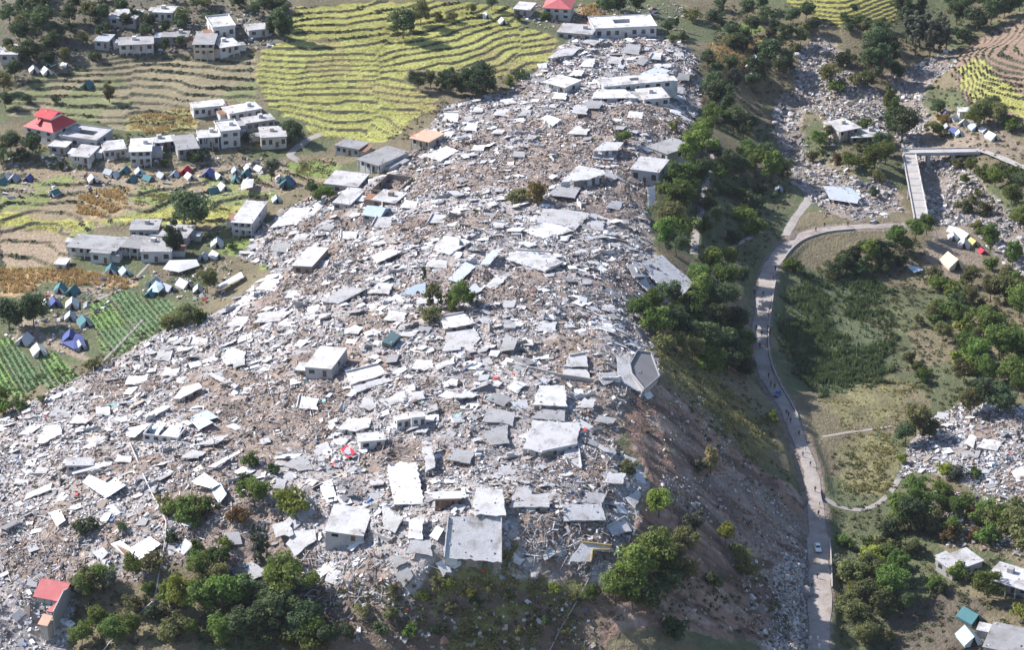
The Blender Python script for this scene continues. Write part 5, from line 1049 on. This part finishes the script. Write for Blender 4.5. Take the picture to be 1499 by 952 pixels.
def scrub(name, polys, counts, size, pal, label):
    xy = np.concatenate([sample_poly(wpoly(p), n) if n else p for p, n in zip(polys, counts)]); RDs = zat(xy[:, 0], xy[:, 1], RD); xy = xy[RDs > 5.2]; n = len(xy); m = 26
    s = size*np.clip(RNG.lognormal(0, .4, n), .4, 2.2); z = zat(xy[:, 0], xy[:, 1])
    d = RNG.normal(0, 1, (n, m, 3)); d /= np.linalg.norm(d, axis=2)[..., None]; d[..., 2] = np.abs(d[..., 2])*.85
    P = np.column_stack([xy, z])[:, None]+d*(s[:, None]*(.6+.5*RNG.random((n, m))))[..., None]
    N = d+RNG.normal(0, .6, d.shape); T = np.cross(N, RNG.normal(0, 1, N.shape)); T /= np.linalg.norm(T, axis=2)[..., None]; B = np.cross(N, T); B /= np.linalg.norm(B, axis=2)[..., None]
    ls = (.17+.08*s)[:, None, None]*(.6+.8*RNG.random((n, m, 1)))
    V = np.stack([P-T*ls, P-B*ls*.7, P+T*ls, P+B*ls*.7], 2).reshape(-1, 3); pal = np.array(pal)
    c = np.clip(np.repeat(pal[RNG.integers(len(pal), size=n)]*(1+RNG.normal(0, .15, (n, 1))), m, 0), .01, .5)
    o = link(name, np_mesh(name, V, np.arange(len(V)).reshape(-1, 4), c, 'crop')); tag(o, label, 'scrub', None, 'stuff')
SCP = [(.065,.085,.038), (.09,.105,.042), (.125,.125,.055), (.08,.09,.045), (.14,.11,.055)]
scrub('slope_scrub', [[(960,500),(1090,560),(1180,690),(1180,760),(1080,700),(980,580)], [(1000,200),(1160,270),(1150,360),(1080,400),(1010,390)], [(870,870),(1120,850),(1180,950),(860,955)], [(370,860),(640,870),(860,870),(860,955),(380,955)], [(100,860),(230,860),(360,840),(380,955),(100,955)], [(1020,90),(1100,90),(1140,200),(1040,190)]], [220, 420, 170, 420, 320, 220], .7, SCP, 'low wild scrub on the steep banks of the hill')
scrub('valley_scrub', [[(1140,400),(1220,380),(1340,350),(1400,420),(1499,420),(1499,600),(1380,600),(1330,560),(1200,400)], [(1215,650),(1330,700),(1420,700),(1499,740),(1499,952),(1230,952),(1215,800)], [(1130,60),(1300,60),(1340,250),(1180,260)], [(1350,100),(1499,190),(1499,330),(1400,300)], [(1040,5),(1170,5),(1170,130),(1050,110)], [(1300,0),(1499,0),(1400,80),(1300,100)]], [900, 620, 300, 300, 360, 220], .7, SCP, 'low wild scrub across the valley floor')
scrub('village_scrub', [[(0,0),(420,0),(370,80),(200,85),(0,135)], [(0,200),(430,195),(430,245),(0,250)], [(250,300),(480,270),(400,400),(260,440)], [(560,200),(720,110),(800,90),(740,140),(620,210)], [(0,560),(130,530),(260,460),(330,430),(120,560),(0,615)]], [620, 260, 150, 130, 150], .65, SCP, 'hedges and weeds around the houses and terraces')
hm_ = (riser > .5) & (MASK['left_up'] | MASK['left_mid'] | MASK['right_up'] | MASK['rice_top']) & (fbm(X2, Y2, 12, 2, 191) > -.1); ii = np.nonzero(hm_.ravel())[0]; ii = RNG.choice(ii, min(1500, len(ii)), replace=False); HXY = np.stack([X2.ravel()[ii], Y2.ravel()[ii]], -1)
scrub('terrace_hedge', [HXY], [0], .34, [(.05,.07,.034), (.07,.085,.04), (.09,.095,.045)], 'weeds and low hedges along the terrace banks')
scrub('rubble_weeds', [POLY['main_rubble']], [420], .5, [(.12,.11,.045), (.09,.10,.04), (.17,.15,.06)], 'sparse weeds growing among the rubble')

# ------------------------------------------------------------------ tents
def tent_parts(w, l, h):
    m = MB(); e = .55; z0 = .55
    for s in (-1, 1): m.prism([(0,-l/2-.15,h),(s*(w/2+.2),-l/2-.15,z0),(s*(w/2+.2),l/2+.15,z0),(0,l/2+.15,h)], (0,0,.03))
    sw = MB()
    for s in (-1, 1): sw.prism([(s*w/2,-l/2,0),(s*w/2,l/2,0),(s*w/2,l/2,z0+.05),(s*w/2,-l/2,z0+.05)], (s*.02,0,0))
    en = MB(); 
    en.prism([(-w/2,l/2,0),(w/2,l/2,0),(w/2,l/2,z0),(0,l/2,h-.05),(-w/2,l/2,z0)], (0,-.02,0))
    fr = MB()
    fr.prism([(-w/2,-l/2,0),(-w*.18,-l/2,0),(0,-l/2,h-.05),(-w/2,-l/2,z0)], (0,.02,0)); fr.prism([(w/2,-l/2,0),(w*.26,-l/2,0),(.02,-l/2,h-.05),(w/2,-l/2,z0)], (0,.02,0))
    pl = MB(); pl.tube((0,-l/2+.1,0),(0,-l/2+.1,h),.04,.04,5)
    return [('canopy', m, 0), ('side_flap', sw, 1), ('end_panel', en, 1), ('front_flap', fr, 1), ('pole', pl, 2)]
def to_mesh(mb, name):
    me = bpy.data.meshes.new(name); me.from_pydata(mb.v, [], mb.f); me.update(); return me
TM = [(n, to_mesh(m, n), k) for n, m, k in tent_parts(3.6, 4.2, 2.3)]
for n, me, k in TM: me.materials.append(MATS['tent_white'])
def tent(px, py, col, sc=1.0, rz=None, col2=None):
    p = hit(px, py+3); r = empty('tent', p, RNG.normal(.1, .35) if rz is None else rz, sc*.84)
    for n, me, k in TM:
        o = link(n, me, r); o.material_slots[0].link = 'OBJECT'; o.material_slots[0].material = MATS['bark' if k == 2 else 'tent_'+(col2 or col) if k else 'tent_'+col]
    r['category'] = 'tent'; r['group'] = 'relief tents'; register(r, {'teal': 'teal ridge tent', 'white': 'white ridge tent', 'blue': 'blue ridge tent', 'red': 'red ridge tent', 'grey': 'grey ridge tent', 'pale': 'pale blue ridge tent', 'cream': 'cream ridge tent', 'yellow': 'yellowish ridge tent'}[col], px, py)
TENTS = """183,249,teal 193,263,teal 217,261,teal 360,254,teal 420,268,teal,1.5 80,282,teal 163,395,teal,1.2 183,398,pale,1.1 225,415,pale,1.2 88,423,teal,1.2 106,427,teal,1.2 124,472,teal,1.3 103,464,grey,1.1 204,251,pale 136,262,white,1.1 237,257,grey 256,255,pale 278,258,white 345,250,grey 364,246,white 380,247,white 327,274,white,1.1 312,279,teal 362,268,white,1.2 318,357,white,1.3 316,374,white,1.1 270,417,white,1.3 246,422,grey,1.1 106,446,white,1.3 36,499,white,1.4 57,515,white,1.4 118,507,grey,1.1 298,376,grey 305,254,blue,1.2 20,262,grey,1.2 10,258,white 42,261,blue 3,266,teal 160,252,grey 168,256,white 103,496,blue,1.5 238,419,blue 80,443,blue,1.1 272,251,red,1.2 220,430,teal .68,444,white 290,424,grey 345,262,teal 320,258,white 1384,166,blue,1.1 1396,173,white,1.1 1410,180,white,1.1 1426,186,pale,1.2 1440,190,grey 1397,191,blue 1386,186,grey 1404,195,pale 1452,200,white,1.3 1397,338,white,1.2 1411,346,white,1.4 1395,347,white,1.1 1411,358,white,1.3 1424,355,yellow,1.1 1394,386,cream,2.0 1438,367,red,.8 1420,905,teal,1.5 1418,936,pale,1.6 1106,84,white 1100,108,white 1095,96,white 1140,276,grey,.9 50,102,white,1.2 68,104,white,1.2 75,92,teal,.9 95,94,white,.8 128,124,teal,1.2 712,22,white,1.0 736,30,white,1.0 482,280,white,.9 422,268,blue,1.2 405,292,pale 410,262,white"""
for t in TENTS.split():
    q = t.split(','); px = float(q[0].replace('.68', '68')); tent(px, float(q[1]), q[2], float(q[3]) if len(q) > 3 else 1.0, col2='white' if q[2] in ('teal',) and RNG.random() < .3 else None)
roof_slab([(498,657),(509,652),(521,663),(509,672)], 1.0, (.15,.2), 'tent_red', .04, .1, (), name='tarpaulin', label='crumpled bright red tarpaulin among the white ruins', cat='tarpaulin')
def shelter(pts, mat, label, h=1.6):
    r = None; P = [hit(x, y, h) for x, y in pts]; c = np.mean(P, 0); g = z1(c[0], c[1]); r = empty('tarpaulin_shelter', (c[0], c[1], g)); b = np.array([c[0], c[1], g])
    n = len(P); m = MB(); top = c+np.array([0, 0, .55])-b; vs = [p-b+np.array([0, 0, RNG.normal(0, .15)]) for p in P]+[top]
    m.add(vs, [(i, (i+1) % n, n) for i in range(n)]); m.build('canopy', mat, r)
    for p in P: MB().tube(p-b-np.array([0, 0, h+.3]), p-b, .05, .05, 5).build('pole', 'timber', r)
    tag(r, label, 'shelter', 'tarpaulin shelters')
shelter([(238,395),(248,381),(288,380),(292,388),(262,398)], 'tent_white', 'large white tarpaulin shelter in front of the school')
shelter([(315,420),(353,398),(357,405),(320,425)], 'tent_white', 'long white awning at the left foot of the hill')
shelter([(215,425),(228,411),(242,418),(232,428)], 'tent_pale', 'pale blue tarpaulin shelter beside the vegetable plots')
shelter([(88,500),(100,485),(121,492),(126,506),(108,512)], 'tent_blue', 'sagging blue tarpaulin shelter beside the left trees', 1.3)
shelter([(352,278),(356,262),(372,262),(370,274)], 'tent_white', 'white topped open shelter beside the upper tents', 2.2)

# ------------------------------------------------------------------ bridge over the river
def bridge():
    a = unproj(1331, 226, 7.2); b = unproj(1349, 320, 7.4); root = empty('road_bridge', (a[0], a[1], 0))
    def L(p): return (p[0]-a[0], p[1]-a[1], p[2])
    MB().bar(L(a-np.array([0, 0, .35])), L(b-np.array([0, 0, .35])), 2.6, .3).build('deck', 'parapet', root)
    for s in (-1, 1):
        MB().bar(L(a+np.array([s*2.45, 0, .2])), L(b+np.array([s*2.45, 0, .2])), .12, .25).build('parapet', 'conc_pale', root)
    for t in (.06, .5, .94):
        p = a+(b-a)*t; g = z1(p[0], p[1]); m = MB(); l = L(p); m.box(l[0]-2.4, l[0]+2.4, l[1]-.6, l[1]+.6, g-1.5, l[2]-.67); m.build('pier', 'wall_grey', root)
    n = 9
    for i in range(n):
        p = a+(b-a)*((i+.5)/n); l = L(p); m = MB(); m.box(l[0]-2.3, l[0]+2.3, l[1]-.25, l[1]+.25, l[2]-.046, l[2]+.03); m.build('deck_joint', 'conc_grey', root)
    tag(root, 'narrow pale bridge running away from the camera across the river', 'bridge', 'river bridges')
    a = unproj(1322, 222, 7.2); b = unproj(1434, 220, 8.3); r2 = empty('road_bridge', (a[0], a[1], 0)); a0 = a
    def L2(p): return (p[0]-a0[0], p[1]-a0[1], p[2])
    MB().bar(L2(a-np.array([0, 0, .45])), L2(b-np.array([0, 0, .45])), 2.6, .4).build('deck', 'parapet', r2)
    for s in (-1, 1): MB().bar(L2(a+np.array([0, s*2.4, .2])), L2(b+np.array([0, s*2.4, .2])), .14, .25).build('parapet', 'conc_pale', r2)
    for t in (.03, .33, .65, .97):
        p = a+(b-a)*t; g = z1(p[0], p[1]); l = L2(p); m = MB(); m.box(l[0]-.7, l[0]+.7, l[1]-2.3, l[1]+2.3, g-1.5, l[2]-.87); m.build('pier', 'wall_grey', r2)
    tag(r2, 'pale bridge deck crossing the river from side to side', 'bridge', 'river bridges')
bridge()
ribbon('bank_road', smooth_line([(1430,219),(1450,226),(1475,236),(1499,246),(1540,262)], 5), 1.8, .45, 'parapet', 'pale road continuing right from the bridge')

# ------------------------------------------------------------------ pipes and cables
def pipe(name, pts, r, mat, label, cat, h=.5, zs=None):
    P = [hit(x, y, h) if zs is None else unproj(x, y, zs[i]) for i, (x, y) in enumerate(pts)]; m = MB()
    for i in range(len(P)-1): m.tube(P[i], P[i+1], r, r, 6)
    tag(m.build(name, mat), label, cat)
pipe('water_pipe', [(190,648),(200,672),(212,700),(224,726),(236,748),(243,764),(242,790),(238,815),(233,838),(230,860),(225,880),(212,892),(195,908),(178,925),(160,942),(150,955)], .17, 'conc_white', 'long thin pale pipe bending down the lower left slope', 'pipe', .7)
pipe('water_pipe', [(866,840),(858,856),(848,874),(838,892),(826,912),(814,934),(804,955)], .15, 'conc_grey', 'straight grey pipe running down the front bank below the cliff trees', 'pipe', .4)
tag(MB().bar(hit(187, 640, 0), hit(187, 640, 0)+np.array([0, 0, 2.6]), .16, .16).build('post', 'tent_blue'), 'blue post at the top end of the pale pipe', 'post')
p0 = hit(1237, 290, 3.0); p1 = hit(1330, 392, 1.5); mid = (p0+p1)/2-np.array([0, 0, .8]); m = MB()
for k in range(8):
    f = lambda t: p0*(1-t)**2+2*mid*t*(1-t)+p1*t*t
    m.tube(f(k/8), f((k+1)/8), .09, .09, 5)
tag(m.build('cable', 'conc_grey'), 'slack cable stretched from the fallen riverside roof over the trees', 'cable')

# ------------------------------------------------------------------ boulders
import bmesh
BM = []
for i in range(4):
    bm = bmesh.new(); bmesh.ops.create_icosphere(bm, subdivisions=2, radius=1.0); rr = random.Random(i)
    for v in bm.verts: v.co *= 1+.22*(rr.random()-.5)+.18*math.sin(v.co.x*3+i)*math.cos(v.co.y*2.3-i)
    for v in bm.verts: v.co.z *= .72; v.co.x *= 1.2
    me = bpy.data.meshes.new('boulder'); bm.to_mesh(me); bm.free(); me.materials.append(MATS['boulder']); BM.append(me)
def boulder(px, py, r):
    p = hit(px, py); o = link('boulder', BM[int(RNG.integers(4))]); o.location = (p[0], p[1], p[2]+r*.3); o.scale = (r, r*(.8+.3*RNG.random()), r*(.8+.3*RNG.random())); o.rotation_euler = (0, 0, RNG.random()*6.28)
    o['category'] = 'boulder'; o['group'] = 'boulders'; register(o, 'big boulder' if r > 1.1 else 'grey boulder', px, py)
for k, n in (('river_a', 46), ('river_b', 60), ('gully', 8), ('spoil', 10)):
    for x, y in sample_poly(WP[k], n):
        px, py = proj((x, y, z1(x, y)))
        if 0 < px < 1499 and 5 < py < 948: boulder(px, py, float(np.clip(RNG.lognormal(-.1, .3), .6, 1.8)))
for x, y, r in ((1205,78,2.2), (782,845,1.3), (1166,82,1.6), (1255,270,1.8)): boulder(x, y, r)

# ------------------------------------------------------------------ people on the road
def person_mesh(name, stride, mats):
    sk = [((0,0,.95),.15), ((0,0,1.15),.145), ((0,0,1.38),.17), ((0,0,1.50),.065), ((0,0,1.60),.09), ((0,0,1.70),.085),
          ((.10,0,.90),.11), ((.11,-stride*.5,.50),.085), ((.11,-stride*.8,.08),.055), ((.11,-stride*.8-.14,.04),.045),
          ((-.10,0,.90),.11), ((-.11,stride*.5,.50),.085), ((-.11,stride*.8,.08),.055), ((-.11,stride*.8-.14,.04),.045),
          ((.21,0,1.40),.07), ((.26,stride*.25,1.12),.055), ((.25,stride*.2-.08,.88),.04), ((-.21,0,1.40),.07), ((-.26,-stride*.25,1.12),.055), ((-.25,-stride*.2-.08,.88),.04)]
    ed = [(0,1),(1,2),(2,3),(3,4),(4,5),(0,6),(6,7),(7,8),(8,9),(0,10),(10,11),(11,12),(12,13),(2,14),(14,15),(15,16),(2,17),(17,18),(18,19)]
    me = bpy.data.meshes.new(name); me.from_pydata([s[0] for s in sk], ed, []); o = bpy.data.objects.new(name, me); COL.objects.link(o)
    o.modifiers.new('skin', 'SKIN'); o.modifiers.new('sub', 'SUBSURF').levels = 1
    for i, s in enumerate(sk): me.skin_vertices[0].data[i].radius = (s[1], s[1]*.85); me.skin_vertices[0].data[i].use_root = (i == 0)
    dg = bpy.context.evaluated_depsgraph_get(); m2 = bpy.data.meshes.new_from_object(o.evaluated_get(dg)); bpy.data.objects.remove(o); m2.name = name
    m2.materials.clear()
    for m in mats: m2.materials.append(MATS[m])
    for p in m2.polygons:
        z = p.center.z; x = abs(p.center.x); p.use_smooth = True
        p.material_index = 3 if z > 1.68 or (z > 1.6 and p.center.y > .03) else 2 if z > 1.47 or (x > .2 and z < .93 and z > .7) else 0 if z > .62 else 1 if z > .1 else 3
    return m2
PM = [(w, person_mesh('person', st, (a, b, 'skin', 'hair'))) for w, st, a, b in (('dark clothes', .3, 'cloth_dark', 'cloth_dark'), ('dark clothes', .05, 'cloth_dark', 'cloth_brown'), ('white clothes', .25, 'cloth_white', 'cloth_white'), ('pale blue clothes', .2, 'cloth_blue', 'cloth_blue'), ('tan clothes', .28, 'cloth_tan', 'cloth_tan'), ('pink clothes', .15, 'cloth_pink', 'cloth_tan'))]
PEOPLE = """1196,848,0 1188,862,1 1186,940,2 1197,940,2 1199,951,2 1193,721,0 1199,744,2 1198,756,1 1200,764,2 1154,611,0 1157,620,0 1152,620,5 1165,641,4 1169,639,0 1128,567,0 1134,570,1 1107,484,0 1115,493,0 1124,484,1 1127,489,0 1126,493,1 1112,510,0 1098,538,0 1125,554,1 1135,397,0 1132,411,1 1117,434,0 1104,432,1 1194,340,0 1207,333,1 1241,332,0 1175,670,3 1186,684,3 1178,663,2 1151,608,1 1102,525,4"""
seenp = {}
for t in PEOPLE.split():
    x, y, k = t.split(','); k = int(k); p = hit(float(x), float(y)); o = link('person', PM[k][1]); o.location = (p[0], p[1], p[2]+.12); o.rotation_euler = (0, 0, RNG.choice([0, math.pi])+RNG.normal(0, .4)); o.scale = (1.12,)*3
    o['category'] = 'person'; o['group'] = 'people walking on the road'; register(o, 'person in '+PM[k][0], float(x), float(y))
for y, ph in ((940, 'foot of the road'), (745, 'straight road above the car'), (615, 'roadside wall end'), (490, 'road below the bend')): landmark({940: 1192, 745: 1197, 615: 1155, 490: 1116}[y], y, ph)

# ------------------------------------------------------------------ vehicles
def car(px, py, rz, paint_, label, L=4.1, W=1.72):
    p = hit(px, py); r = empty('car', (p[0], p[1], p[2]+.14), rz)
    def loft(name, secs, mat):
        m = MB(); n = len(secs[0]); m.add([v for s_ in secs for v in s_], [(k*n+i, k*n+(i+1) % n, (k+1)*n+(i+1) % n, (k+1)*n+i) for k in range(len(secs)-1) for i in range(n)]+[tuple(range(n))[::-1], tuple(range((len(secs)-1)*n, len(secs)*n))]); return m.build(name, mat, r, False)
    def sec(y, w, z0, z1_): return [(-w*.96,y,z0),(w*.96,y,z0),(w,y,z0+(z1_-z0)*.5),(w*.9,y,z1_),(-w*.9,y,z1_),(-w,y,z0+(z1_-z0)*.5)]
    h = W/2
    loft('body', [sec(-L/2,h*.82,.38,.66), sec(-L/2+.12,h*.95,.30,.80), sec(-L*.22,h,.28,.93), sec(0,h,.28,.95), sec(L*.36,h,.28,.95), sec(L/2-.08,h*.95,.32,.90), sec(L/2,h*.85,.42,.75)], paint_)
    def cs(y, w0, w1, z0, z1_): return [(-w0,y,z0),(w0,y,z0),(w1,y,z1_),(-w1,y,z1_)]
    loft('cabin', [cs(-L*.17,h*.86,h*.84,.93,.955), cs(-L*.02,h*.86,h*.70,.93,1.44), cs(L*.30,h*.86,h*.70,.93,1.46), cs(L*.44,h*.82,h*.78,.93,1.0)], paint_)
    m = MB(); m.prism([(-h*.76,-L*.155,.99),(h*.76,-L*.155,.99),(h*.66,-L*.03,1.405),(-h*.66,-L*.03,1.405)], (0,-.012,.012)); m.build('windscreen', 'glass_dark', r)
    m = MB(); m.prism([(-h*.74,L*.425,1.04),(h*.74,L*.425,1.04),(h*.66,L*.315,1.42),(-h*.66,L*.315,1.42)], (0,.012,.012)); m.build('rear_window', 'glass_dark', r)
    for s in (-1, 1):
        m = MB(); m.prism([(s*h*.86,-L*.02,1.0),(s*h*.86,L*.28,1.0),(s*h*.725,L*.27,1.39),(s*h*.725,-L*.0,1.39)], (s*.015,0,.006)); m.build('side_window', 'glass_dark', r)
        m = MB(); m.box(s*h*.62-.16, s*h*.62+.16, -L/2-.02, -L/2+.1, .58, .72); m.build('headlight', 'chrome', r)
        for y in (-L*.30, L*.30):
            w_ = MB().tube((s*(h-.2),y,.31), (s*(h+.01),y,.31), .31, .31, 14).build('wheel', 'tyre', r); MB().tube((s*(h+.011),y,.31), (s*(h+.03),y,.31), .18, .16, 10).build('rim', 'chrome', w_)
    m = MB(); m.box(-h*.9, h*.9, -L/2-.08, -L/2+.02, .32, .48); m.build('bumper', 'tyre', r)
    tag(r, label, 'car')
car(1197, 806, 0.02, 'car_white', 'white car driving down the road towards the camera')
car(1138, 580, -.45, 'car_blue', 'small blue car beside the roadside parapet', 3.2, 1.5)
landmark(1138, 578, 'small blue car')

# ------------------------------------------------------------------ haze over the valley
hz = MB().box(-5600, 5600, -4200, 9800, float(ZF.min())-2.0, max(CAM_H, float(ZF.max()))+25)
hm = bpy.data.materials.new('haze'); hm.use_nodes = True; hm.node_tree.nodes.clear()
ho = hm.node_tree.nodes.new('ShaderNodeOutputMaterial'); hv = hm.node_tree.nodes.new('ShaderNodeVolumePrincipled')
hv.inputs['Color'].default_value = (.80, .80, .97, 1); hv.inputs['Density'].default_value = 0.000022; hv.inputs['Anisotropy'].default_value = 0.1
hm.node_tree.links.new(hv.outputs[0], ho.inputs['Volume']); MATS['haze'] = hm
tag(hz.build('haze', 'haze'), 'thin pale blue haze over the valley', 'haze', None, 'stuff')
finish_labels()
